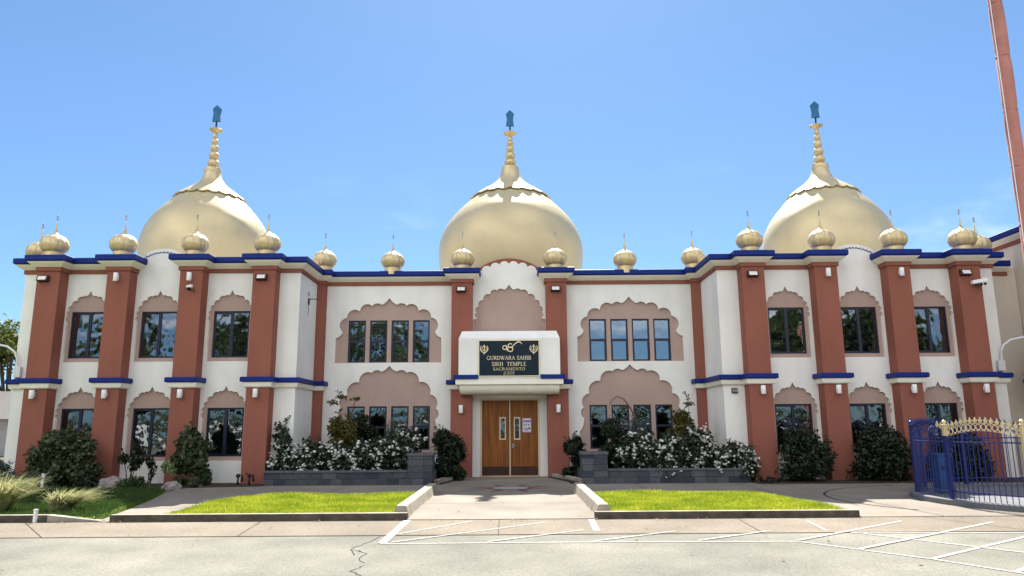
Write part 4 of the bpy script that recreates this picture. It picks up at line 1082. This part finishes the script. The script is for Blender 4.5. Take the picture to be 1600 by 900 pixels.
# roses
RL = [(-6.75,21.62,.55,1.75,'leftmost white rose bush spilling past the corner of the left planter'),(-5.95,21.65,1.1,1.22,'white rose bush below the left return wall in the left planter'),
      (-5.0,21.6,1.15,1.42,'white rose bush before the yellow green shrub in the left planter'),(-4.05,21.55,1.1,1.32,'white rose bush before the weeping conifer in the left planter'),
      (-3.15,21.75,1.0,1.62,'white rose bush behind the block pier of the left planter')]
RR = [(3.55,21.6,1.0,1.40,'white rose bush below the weeping conifer in the right planter'),(4.45,21.6,1.1,1.35,'white rose bush in the middle of the right planter'),
      (5.35,21.6,1.0,1.55,'white rose bush before the yellow green shrub in the right planter'),(6.15,21.45,.9,1.20,'white rose bush near the return wall in the right planter'),
      (6.62,21.2,.45,.95,'rightmost white rose bush spilling over the end of the right planter wall')]
for i, (x, y, w, h, lab) in enumerate(RL+RR):
    sd = 100+i; bl = lump(w*1.3,.75,h,26,sd,.46,.2) + [(random.Random(sd+9*j).uniform(-w*.55,w*.55), random.Random(sd+5*j).uniform(-.2,.1), .22+.06*j, .24,.22,.2) for j in range(8)]; o = shrub('rose_bush', lab, 'rose bush', (x,y,.05), bl, int(5200*w+1200), .082, L['rose'], sd, 'white rose bushes in the planters', .6, 8, shell=.6, shoots=16)
    rng = np.random.default_rng(sd+50); nb = int(112*w+30); p, nn = cloud(bl, nb*5, rng, .12, .2)
    k = (p[:,1] < .15) | (p[:,2] > h*.75); p = p[k][:nb//2]; p[:,1] -= .05
    p = np.vstack([p]+[p[rng.random(len(p)) < q]+rng.normal(0,.06,(int((rng.random(1)*0).sum())+1,3)) if False else p[:int(len(p)*q)]+rng.normal(0,.055,(int(len(p)*q),3)) for q in (.85,.6,.4,.25)])
    mb = MB(); rs = random.Random(sd)
    for q in p:
        r = rs.uniform(.038,.076); c = Vector(q)+Vector((0,-.05,.03))
        for ring_n, rr, zz, tilt in ((6,1.0,0,.35),(5,.62,.25,.8)):
            a0 = rs.uniform(0,6.28)
            for j in range(ring_n):
                a = a0+2*math.pi*j/ring_n; u = Vector((math.cos(a),math.sin(a),0)); v = Vector((-u.y,u.x,0))
                mb.add([c+Vector((0,0,zz*r*.4)), c+u*r*rr*.7+v*r*.42*rr+Vector((0,0,r*(zz+tilt*.5))), c+u*r*rr+Vector((0,0,r*(zz+tilt*.9))), c+u*r*rr*.7-v*r*.42*rr+Vector((0,0,r*(zz+tilt*.5)))], [(0,1,2,3)])
    mb.build('blossoms', M['petal'], o)
# right wing hedges
shrub('hedge_bush', 'tall dark clipped bush under the first right wing window', 'bush', (8.22,20.95,0), lump(1.55,.85,1.66,46,81,.46,.15), 11000, .085, L['dark'], 81, asp=.6)
shrub('hedge_bush', 'tall dark clipped bush under the second right wing window', 'bush', (10.38,20.95,0), lump(1.8,.85,1.66,52,82,.46,.12), 12500, .085, L['dark'], 82, asp=.6)
shrub('hedge_bush', 'dark bush seen through the blue fence under the third right wing window', 'bush', (12.5,20.95,0), lump(1.9,.85,1.55,50,83,.46,.12), 11000, .085, L['dark'], 83, asp=.6)
shrub('ground_shrub', 'small dry plants at the foot of the innermost right wing pillar', 'plant', (7.1,20.75,0), lump(.9,.4,.3,8,84,.6,.05), 500, .07, L['dark'], 84, asp=.3, stems=0, shoots=0)
# dry ornamental grass at the left
def straw(loc, label, n, hgt, spread, lean, seed):
    rs = random.Random(seed); o = empty('dry_grass', loc); tag(o, label, 'grass clump', 'dry ornamental grass clumps')
    mb = MB()
    for k in range(n):
        a = rs.uniform(0,2*math.pi); r0 = rs.random()**.5*.16; b = Vector((r0*math.cos(a), r0*math.sin(a), 0))
        l = hgt*rs.uniform(.6,1.15); out = rs.uniform(.15,1.0)*spread; w = rs.uniform(.006,.013)
        dx, dy = math.cos(a)*out+lean*rs.uniform(.3,1.2), math.sin(a)*out*.8
        pts = [b, b+Vector((dx*.25,dy*.25,l*.62)), b+Vector((dx*.65,dy*.65,l*.95)), b+Vector((dx*1.05,dy*1.05,l*rs.uniform(.75,1.25)))]
        d = Vector((-math.sin(a+.4), math.cos(a+.4), 0)); vs = []
        for i, q in enumerate(pts):
            ww = w*(1,.9,.6,.1)[i]; vs += [q-d*ww, q+d*ww]
        mb.add(vs, [(0,1,3,2),(2,3,5,4),(4,5,7,6)])
    mb.build('blades', L['straw'], o)
straw((-10.75,14.85,.05), 'leftmost clump of tall straw coloured grass by the kerb', 620, .62, .55, .10, 91)
straw((-9.95,14.55,.05), 'straw coloured grass clump bent to the right behind the thin white stake', 620, .56, .66, .25, 92)
straw((-8.75,14.5,.05), 'low straw clump swept to the right beside the left path', 700, .34, .5, .38, 93)
straw((-11.9,15.0,.05), 'straw coloured grass clump cut by the left edge of the photo', 700, .60, .5, .05, 94)
for (x, y, h, lab) in ((-12.55,19.9,.42,'short white marker post by the large hydrangea bush'),(-8.42,13.25,.20,'thin white stake standing at the left kerb edge')):
    o = empty('marker_post', (x,y,0)); tag(o, lab, 'marker post'); m = MB(); k_ = .035 if h > .3 else .02; m.box(-k_,k_,-.03,.03,0,h); m.build('post', M['lampw'], o)
    MB().box(-k_-.006,k_+.006,-.036,.036,h+.001,h+.025).build('cap', M['galv'], o)
# boulders
def boulder(loc, w, d, h, seed, lab):
    bm = bmesh.new(); bmesh.ops.create_icosphere(bm, subdivisions=4, radius=1); rs = random.Random(seed)
    from mathutils import noise
    for v in bm.verts:
        k = 1+.30*noise.noise(v.co*1.3+Vector((seed,0,0)))+.10*noise.noise(v.co*4+Vector((0,seed,0)))
        v.co = Vector((v.co.x*w/2*k, v.co.y*d/2*k, v.co.z*h*k*.75))
    me = bpy.data.meshes.new('boulder'); bm.to_mesh(me); bm.free(); me.materials.append(M['boulder'])
    o = bpy.data.objects.new('boulder', me); COL.objects.link(o); o.location = loc; tag(o, lab, 'boulder', 'boulders before the left wing')
boulder((-10.95,20.3,.10), .72, .5, .30, 3, 'larger pinkish boulder beside the fern clump')
boulder((-9.15,20.0,.06), .46, .36, .20, 5, 'smaller grey boulder under the loose hydrangea bush')
# standpipes at the foot of the innermost left wing pillar
o = empty('standpipe', (-7.55,21.05,0)); tag(o, 'pair of dark irrigation standpipes at the foot of a left wing pillar', 'standpipe')
m = MB()
for q in (-.22,.1): m.tube([(q,0,0),(q,0,.28),(q+.10,0,.30),(q+.12,0,.12)], .03, 8); m.lathe([(.05,.24),(.06,.26),(.06,.30),(.03,.33)], 10, (q,0,0))
m.build('pipe', M['dark'], o, True); MB().box(-.02,.04,-.03,.03,.31,.35).build('valve_handle', M['brownm'], o)

# ------------------------------------------------------------------ flagpole, ring fence
FX, FY, FR = 11.72, 15.6, 2.93
o = MB()
o.lathe([(FR+.14,-.03),(FR+.14,.105),(FR+.12,.12),(FR-.10,.12),(FR-.10,.06),(.30,.06)], 96)
plinth = o.build('plinth', mat('pale_plinth', (.135,.14,.15), .9, var=.15, vscale=3, bump=.4, bscale=50), None, True, 30); plinth.location = (FX,FY,0)
tag(plinth, 'round pale concrete plinth with raised rim under the blue fence', 'plinth')
fl = empty('flagpole', (11.5,FY,.06)); tag(fl, 'tall flagpole wrapped in salmon cloth rising out of the ring fence', 'flagpole')
rs = random.Random(4); n = 16; vs = []; zs = [i*.11 for i in range(190)]
ties = 1.35
for z in zs:
    t = z % ties; pinch = .90 + .10*min(1, min(t, ties-t)/.12)
    for k in range(n):
        a = 2*math.pi*k/n; r = .158*pinch*(1-.006*z)*(1+.05*math.sin(3*a+z*1.7)+.035*math.sin(5*a-z*3.1)+rs.uniform(-.012,.012)); vs.append((r*math.cos(a), r*math.sin(a), z+.5))
fs = [(i*n+k, i*n+(k+1)%n, (i+1)*n+(k+1)%n, (i+1)*n+k) for i in range(len(zs)-1) for k in range(n)]
MB().add(vs, fs).build('cloth_wrap', M['cloth'], fl, True)
MB().lathe([(.42,0),(.42,.12),(.30,.16),(.30,.34),(.20,.42),(.135,.46),(.12,.52),(.10,20.9),(.0,21.0)], 32).build('pole', M['lampw'], fl, True, 40)
for k in range(1,15): MB().lathe([(.150*(1-.006*k*ties),-.012),(.158*(1-.006*k*ties),0),(.150*(1-.006*k*ties),.012)], 20, (0,0,.5+k*ties)).build('tie_cord', M['cloth'], fl)
m = MB(); m.tube([(-.175,-.06,.9),(-.165,-.06,8),(-.14,-.05,20.5)], .010, 6); m.build('halyard', M['lampw'], fl)

F = empty('ring_fence', (FX,FY,0)); tag(F, 'curved blue iron fence with gold rings and spearheads round the flagpole', 'fence')
pa = [190-60, 160, 190, 220, 250, 280, 310, 340, 10, 40, 70, 100]
pt = lambda a, z, r=FR: (r*math.cos(R(a)), r*math.sin(R(a)), z)
def fin_mb(a, z):
    m = MB(); c = Vector(pt(a,z)); t = Vector((-math.sin(R(a)), math.cos(R(a)), 0)); nrm = Vector((math.cos(R(a)), math.sin(R(a)), 0))
    def sh(ps, th=.011):
        P = [c+t*x+Vector((0,0,y)) for x,y in ps]; n = len(P)
        v = [p+nrm*th for p in P]+[p-nrm*th for p in P]; m.add(v, [tuple(range(n)), tuple(reversed(range(n,2*n)))]+[(i,(i+1)%n,n+(i+1)%n,n+i) for i in range(n)])
    sh([(-.008,0),(.008,0),(.009,.03),(.020,.07),(0,.125),(-.020,.07),(-.009,.03)])
    for s in (-1,1): sh([(s*.008,.030),(s*.024,.036),(s*.040,.056),(s*.038,.070),(s*.024,.056),(s*.008,.044)])
    sh([(-.03,.018),(.03,.018),(.03,.030),(-.03,.030)], .015)
    return m
NB = 14
for j, a0 in enumerate(pa):
    front = a0 in (190, 220); seen = a0 in (130,160,190,220,100,70,250)
    topm = M['fgold'] if front else M['fblue']
    # post at a0
    pm = MB(); c = pt(a0,0); pm.box(c[0]-.036,c[0]+.036,c[1]-.036,c[1]+.036,.12,1.56)
    p = pm.build('post', M['fgold'] if a0 == 220 else M['fblue'], F)
    cp = MB(); cp.lathe([(.050,0),(.052,.02),(.038,.03),(.022,.04),(.042,.06),(.046,.08),(.03,.10),(.008,.115)], 16, (c[0],c[1],1.562)); cp.build('post_cap', M['fgold'] if a0 in (190,220,250) else M['fblue'], p, True)
    if a0 == 190:
        cp = MB(); cp.box(c[0]-.040,c[0]+.040,c[1]-.040,c[1]+.040,1.36,1.56); cp.build('post_head', M['fgold'], p)
    # panel a0 -> a0+30
    arch = lambda u: .13*math.sin(math.pi*u)
    us = [(i+1)/(NB+1) for i in range(NB)]
    m = MB()
    m.tube([pt(a0+30*u,.27) for u in np.linspace(0,1,9)], .016, 6); m.tube([pt(a0+30*u,1.24) for u in np.linspace(0,1,9)], .016, 6)
    for u in us: m.tube([pt(a0+30*u,.125), pt(a0+30*u,1.35+arch(u))], .0085, 6)
    m.build('picket_panel', M['fblue'], F)
    m = MB()
    for z in (1.335,1.475): m.tube([pt(a0+30*u,z+arch(u)) for u in np.linspace(0,1,17)], .006, 6)
    for u0, u1 in zip([0]+us, us+[1]):
        um = (u0+u1)/2; c = Vector(pt(a0+30*um,1.405+arch(um))); t = Vector((-math.sin(R(a0+30*um)), math.cos(R(a0+30*um)), 0))
        m.tube([c+t*.046*math.cos(2*math.pi*k/16)+Vector((0,0,.054*math.sin(2*math.pi*k/16))) for k in range(17)], .0075, 6, cap=False)
    m.build('ring_band', M['fgold'] if a0 in (190,220) else M['fblue'], F)
    if seen and a0 != 250:
        for u in us: fin_mb(a0+30*u, 1.475+arch(u)).build('spearhead', M['fgold'] if a0 in (190,220) else (M['fgold'] if a0 == 160 and u > .86 else M['fblue']), F)
    else:
        m = MB()
        for u in us: q = fin_mb(a0+30*u, 1.475+arch(u)); m.add(q.v, q.f)
        m.build('spearhead', M['fblue'], F)
o = empty('utility_cabinet', (9.72,16.9,.06)); tag(o, 'small blue utility cabinet standing inside the ring fence', 'cabinet')
m = MB(); m.box(-.15,.15,-.14,.14,.04,.84); m.build('cabinet_body', M['cabinet'], o); MB().box(-.17,.17,-.16,.16,.842,.87).build('lid', M['cabinet'], o)
m = MB(); m.box(-.13,.13,-.148,-.142,.08,.80); m.build('door', M['cabinet'], o); m = MB(); m.box(-.09,-.02,-.156,-.149,.52,.60); m.box(.03,.09,-.156,-.149,.50,.60); m.build('label_plate', M['dark'], o)

# ------------------------------------------------------------------ annex on the right
A = empty('side_building', (16.35,0,0)); tag(A, 'cream side building with blue coping behind the right end of the temple', 'building')
ax = 0.0; AZ = 7.75
def side_plate(y0, y1, z0, z1, holes, x, rev):
    m = MB(); m.plate([(y0,z0),(y1,z0),(y1,z1),(y0,z1)], holes, 0, rev); m.v = [(x+dy_, y, z) for (y, dy_, z) in m.v]; return m
wh = rect(20.6,22.62,3.70,5.12)
hs = [(y, z) for y, z in wing_arch(21.6, 0, 3.50)]; hs = [(21.6+(y-21.6)*1.75, z) for y, z in hs]
side_plate(18, 24.5, 0, AZ, [hs], 0, .06).build('wall', M['annexw'], A)
side_plate(20.2, 23.0, 3.3, 5.9, [wh], .055, .12).build('arch_surround', M['taupe'], A)
m = MB(); y0, y1, z0, z1 = 20.6, 22.62, 3.70, 5.12
for b in ((y0,y1,z0,z0+.06),(y0,y1,z1-.06,z1),(y0,y0+.06,z0,z1),(y1-.06,y1,z0,z1),(21.57,21.65,z0,z1)): m.box(.11,.16,b[0],b[1],b[2],b[3])
wf = m.build('window', M['navy'], A); MB().add([(.14,y0,z0),(.14,y1,z0),(.14,y1,z1),(.14,y0,z1)], [(0,1,2,3)]).build('pane', M['glassdark'], wf)
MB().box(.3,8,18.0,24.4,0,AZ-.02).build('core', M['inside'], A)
pth = [(0,24.5),(0,18.0),(8,18.0)]
MB().sweep(pth, [(d, z+1.0) for d, z in fas]).build('cornice_fascia', M['blue'], A)
MB().sweep(pth, [(d, z+1.0) for d, z in cov]).build('cornice_cove', M['cream'], A)
MB().sweep(pth, [(d, z+1.0) for d, z in ban]).build('cornice_band', M['red'], A)
# link wall between the temple and the annex
LK = empty('link_wall', (0,0,0)); tag(LK, 'short recessed cream wall joining the temple to the side building', 'wall')
MB().box(OUT+AX+.01, 16.33, 23.0, 23.2, 0, 6.5).build('wall_face', M['annexw'], LK)
pth = [(OUT+AX+.28,23.0),(16.05,23.0)]
MB().sweep(pth, fas).build('cornice_fascia', M['blue'], LK); MB().sweep(pth, cov).build('cornice_cove', M['cream'], LK); MB().sweep(pth, ban).build('cornice_band', M['red'], LK)

# ------------------------------------------------------------------ trees, house and car beyond
def tree(name, label, loc, h, w, n, size, m, seed, group=None, th=None):
    rs = random.Random(seed); o = empty(name, loc); tag(o, label, 'tree', group)
    mb = MB(); th = th or h*.42; mb.tube([(0,0,-.1),(.05,0,th*.5),(-.05,.04,th),(0,0,h*.75)], [h*.028,h*.022,h*.018,h*.006], 10)
    blobs = []
    for k in range(16):
        a = rs.uniform(0,2*math.pi); t = rs.uniform(.38,.96); rad = w/2*math.sqrt(max(.05,1-((t-.62)/.42)**2))*rs.uniform(.45,.85)
        c = Vector((rad*math.cos(a), rad*math.sin(a), t*h)); q = w*.17*rs.uniform(.7,1.3)
        blobs.append((c.x,c.y,c.z,q,q,q*.75)); mb.tube([(0,0,th*rs.uniform(.7,1.1)), c*.5+Vector((0,0,h*.28)), c], [h*.010,h*.007,h*.003], 6)
    mb.build('trunk', M['bark'], o)
    rng = np.random.default_rng(seed); p, nn = cloud(blobs, n, rng, .5); leaf_mesh(p, nn, size, rng, 'crown', m, o, .6)
    return o
tree('broadleaf_tree', 'yellow green leafy tree behind the house at the far left', (-34.6,50,0), 8.6, 8.5, 9000, .30, L['yellowtree'], 201)
H = empty('house', (-33.5,43,0)); tag(H, 'low house with grey shingle roof at the far left edge', 'house')
MB().box(-6,2.6,0,8,0,2.35).build('wall', mat('house_wall', (.5,.45,.40), .9, var=.1), H)
m = MB(); v = [(-6.5,-.7,2.2),(3.1,-.7,2.2),(3.1,8.7,2.2),(-6.5,8.7,2.2),(-4.2,4,4.0),(1.2,4,4.0)]
m.add(v, [(0,1,5,4),(1,2,5),(2,3,4,5),(3,0,4),(0,3,2,1)]); m.build('roof', M['shingle'], H)
MB().box(-6.5,3.1,-.78,-.71,2.08,2.26).build('gutter', M['lampw'], H)
m = MB(); m.box(-1.2,.4,-.06,-.01,1.0,2.0); hw_ = m.build('window', M['lampw'], H); MB().box(-1.1,.3,-.075,-.065,1.07,1.93).build('pane', M['dark'], hw_)
FN = empty('wood_fence', (-31,36.5,0)); tag(FN, 'brown board fence before the house at the far left', 'fence')
m = MB()
for k in range(60): m.box(-8+k*.15,-8+k*.15+.14,0,.025,.05,1.75+.03*(k%3)*.3)
m.build('board_panel', M['fencewood'], FN); m = MB()
for k in range(5): MB().box(-8+k*2.2,-8+k*2.2+.1,.03,.13,0,1.8).build('post', M['fencewood'], FN)
# white car parked in front of that fence
Cc = empty('parked_car', (-26.0,31.5,-.03), R(8)); tag(Cc, 'white car parked before the brown fence at the far left', 'car')
side = [(-2.1,.32),(-2.15,.70),(-2.0,.92),(-1.35,1.0),(-.75,1.42),(.75,1.45),(1.55,1.02),(2.05,.92),(2.15,.62),(2.1,.32)]
MB().prism(side, -.85, .85).build('body', M['cabw'], Cc)
for sgn in (-1,1):
    g = MB(); g.prism([(-1.15,1.02),(-.70,1.36),(-.02,1.37),(-.02,1.02)], sgn*.856-.004, sgn*.856+.004); g.prism([(.06,1.02),(.06,1.37),(.70,1.38),(1.28,1.04)], sgn*.856-.004, sgn*.856+.004); g.build('window', M['dark'], Cc)
    for x in (-1.35,1.35):
        wv = MB(); wv.lathe([(.20,-.10),(.32,-.10),(.33,-.06),(.33,.06),(.32,.10),(.20,.10)], 24); w_ = wv.build('wheel', M['dark'], Cc, True, 40); w_.location = (x, sgn*.80, .33); w_.rotation_euler = (R(90),0,0)
        hb = MB(); hb.lathe([(.0,-.09),(.19,-.085),(.19,.085),(.0,.09)], 20); hb.build('rim', M['galv'], w_)
    hl = MB(); hl.box(2.02,2.13,sgn*.62-.14,sgn*.62+.14,.66,.80); hl.build('headlight', M['lens'], Cc)
for (x, y, rz) in ((-30,-13,0),(-22.5,-13.5,180),(-8,-13,0),(9,-14,180),(20,-13,0),(31,-13.5,0)):      # what the ground floor glass mirrors
    c = copy_tree(Cc); c.location = (x,y,-.012); c.rotation_euler.z = R(rz); c['label'] = 'white car parked on the far side of the car park'; c['group'] = 'cars parked on the far side of the car park'
# branch of a tree poking in at the right edge
shrub('young_tree', 'dark leafy young tree at the right edge beside the temple corner', 'tree', (15.75,22.0,0), [(-.05,-.1,2.95,.30,.3,.22),(.12,0,3.35,.28,.3,.2),(.2,0,2.55,.35,.3,.25),(.5,0,3.6,.4,.3,.3),(.6,.1,3.0,.45,.4,.35)], 620, .15, L['dark'], 210, asp=.55, stems=7)

# trees across the car park: what the window glass mirrors
TR = tree('roadside_tree', 'tall leafy tree across the road mirrored in the window glass', (-13,-23,0), 12.0, 9.5, 7000, .42, L['tree'], 301, 'trees across the road')
for (x, y, sc) in [(-30,-29,.9),(-18.5,-31,1.0),(21,-28,.85),(31,-30,1.05),(40.5,-29,.9),(-41,-31,1.0),(-24,-25,1.05),(-36,-24,.95),(-47,-26,1.1),(-6,-30,.8),(26,-24,1.0),(36,-26,1.12),(46,-23,.98),(3,-33,.62),(14,-34,.55)]:
    t = copy_tree(TR); t.location = (x,y,0); t.scale = (sc,sc,sc*random.uniform(.92,1.08)); t.rotation_euler.z = random.uniform(0,6.28)
hr = MB(); rng = np.random.default_rng(77)
p, nn = cloud([(x, -21+random.uniform(-.5,.5), 1.0+random.uniform(0,.9), 2.2, 1.0, 1.3+random.uniform(0,.7)) for x in np.arange(-52,56,1.9)], 26000, rng, .5)
hdg = leaf_mesh(p, nn, .28, rng, 'far_hedge', L['tree'], None, .6); tag(hdg, 'long low hedge across the road', 'hedge', None, 'stuff')

# ------------------------------------------------------------------ light, sky, camera
SUN_EL, SUN_AZ = 51.6, 3.2        # sun stands behind the building, slightly to the right
w = bpy.data.worlds.new('World'); scene.world = w; w.use_nodes = True; nt = w.node_tree
bg = nt.nodes['Background']; bg.inputs['Strength'].default_value = .055
sky = nt.nodes.new('ShaderNodeTexSky'); sky.sky_type = 'NISHITA'; sky.sun_disc = False
sky.sun_elevation = R(SUN_EL); sky.sun_rotation = R(SUN_AZ); sky.altitude = 20; sky.air_density = .78; sky.dust_density = .25; sky.ozone_density = 3.0
tc = nt.nodes.new('ShaderNodeTexCoord'); sp = nt.nodes.new('ShaderNodeSeparateXYZ'); nt.links.new(tc.outputs['Generated'], sp.inputs[0])
def ramp(sock, a, b, c, d):
    m = nt.nodes.new('ShaderNodeMapRange'); m.interpolation_type = 'SMOOTHSTEP'
    for k, v in zip(('From Min','From Max','To Min','To Max'), (a,b,c,d)): m.inputs[k].default_value = v
    nt.links.new(sock, m.inputs['Value']); return m.outputs['Result']
def mul(a, b):
    m = nt.nodes.new('ShaderNodeMath'); m.operation = 'MULTIPLY'; nt.links.new(a, m.inputs[0]); nt.links.new(b, m.inputs[1]); return m.outputs[0]
def clouds(prev, scale, rot, nscale, dist, lo, hi, dens, masks, col):
    mp = nt.nodes.new('ShaderNodeMapping'); mp.inputs['Scale'].default_value = scale; mp.inputs['Rotation'].default_value = rot
    nt.links.new(tc.outputs['Generated'], mp.inputs['Vector'])
    nz = nt.nodes.new('ShaderNodeTexNoise'); nz.inputs['Scale'].default_value = nscale; nz.inputs['Detail'].default_value = 7; nz.inputs['Distortion'].default_value = dist
    nt.links.new(mp.outputs['Vector'], nz.inputs['Vector'])
    f = ramp(nz.outputs['Fac'], lo, hi, 0, dens)
    for (ax_, a, b, c, d) in masks: f = mul(f, ramp(sp.outputs[ax_], a, b, c, d))
    mx = nt.nodes.new('ShaderNodeMix'); mx.data_type = 'RGBA'; mx.inputs[7].default_value = (*col, 1)
    nt.links.new(f, mx.inputs[0]); nt.links.new(prev, mx.inputs[6]); return mx.outputs[2]
# thin cirrus wisps low in the southern sky, an unseen cumulus deck added behind the camera to brighten the facade
tint = nt.nodes.new('ShaderNodeMix'); tint.data_type = 'RGBA'; tint.blend_type = 'MULTIPLY'; tint.inputs[0].default_value = 1; tint.inputs[7].default_value = (.87,1.18,1.46,1)
gm_ = nt.nodes.new('ShaderNodeGamma'); gm_.inputs['Gamma'].default_value = .75; nt.links.new(sky.outputs[0], gm_.inputs['Color'])
nt.links.new(gm_.outputs[0], tint.inputs[6])
c1 = clouds(tint.outputs[2], (2.2,2.0,7.0), (0,R(24),0), 2.0, .5, .54, .80, .6, [(2,.16,.36,1,0)], (7,7.6,8.4))
c2 = clouds(c1, (1,1,1.6), (0,0,.6), 1.7, .2, .40, .60, 1.0, [(1,.0,-.22,0,1),(2,.10,.22,0,1)], (15.5,15.2,14.8))
nt.links.new(c2, bg.inputs['Color'])

sl = bpy.data.lights.new('sun', 'SUN'); sl.energy = 4.3; sl.angle = R(.53); sl.color = (1,.94,.86)
so = bpy.data.objects.new('sun', sl); COL.objects.link(so)
d = Vector((-math.cos(R(SUN_EL))*math.sin(R(SUN_AZ)), -math.cos(R(SUN_EL))*math.cos(R(SUN_AZ)), -math.sin(R(SUN_EL))))
so.rotation_euler = d.to_track_quat('-Z','Y').to_euler(); so.location = (0,60,60)

cam = bpy.data.cameras.new('camera'); co = bpy.data.objects.new('camera', cam); COL.objects.link(co); scene.camera = co
cam.sensor_width = 36; cam.lens = 36*1130/1600; cam.clip_end = 2000; cam.clip_start = .05
p = R(10.77); r = R(.38)
R0 = Vector((1,0,0)); F0 = Vector((0,math.cos(p),math.sin(p))); U0 = Vector((0,-math.sin(p),math.cos(p)))
rt = R0*math.cos(r)-U0*math.sin(r); up = R0*math.sin(r)+U0*math.cos(r)
mt = Matrix((rt, up, -F0)).transposed().to_4x4(); mt.translation = (0,0,1.62); co.matrix_world = mt

vs = scene.view_settings; vs.view_transform = 'Standard'; vs.look = 'None'; vs.gamma = 1; vs.exposure = 1.76; vs.use_curve_mapping = False
scene.render.engine = 'CYCLES'; cy = scene.cycles
cy.use_denoising = True; cy.max_bounces = 8; cy.diffuse_bounces = 4; cy.glossy_bounces = 4; cy.transparent_max_bounces = 12; cy.sample_clamp_indirect = 6
cy.caustics_reflective = False; cy.caustics_refractive = False
scene.render.resolution_x = 1024; scene.render.resolution_y = 576
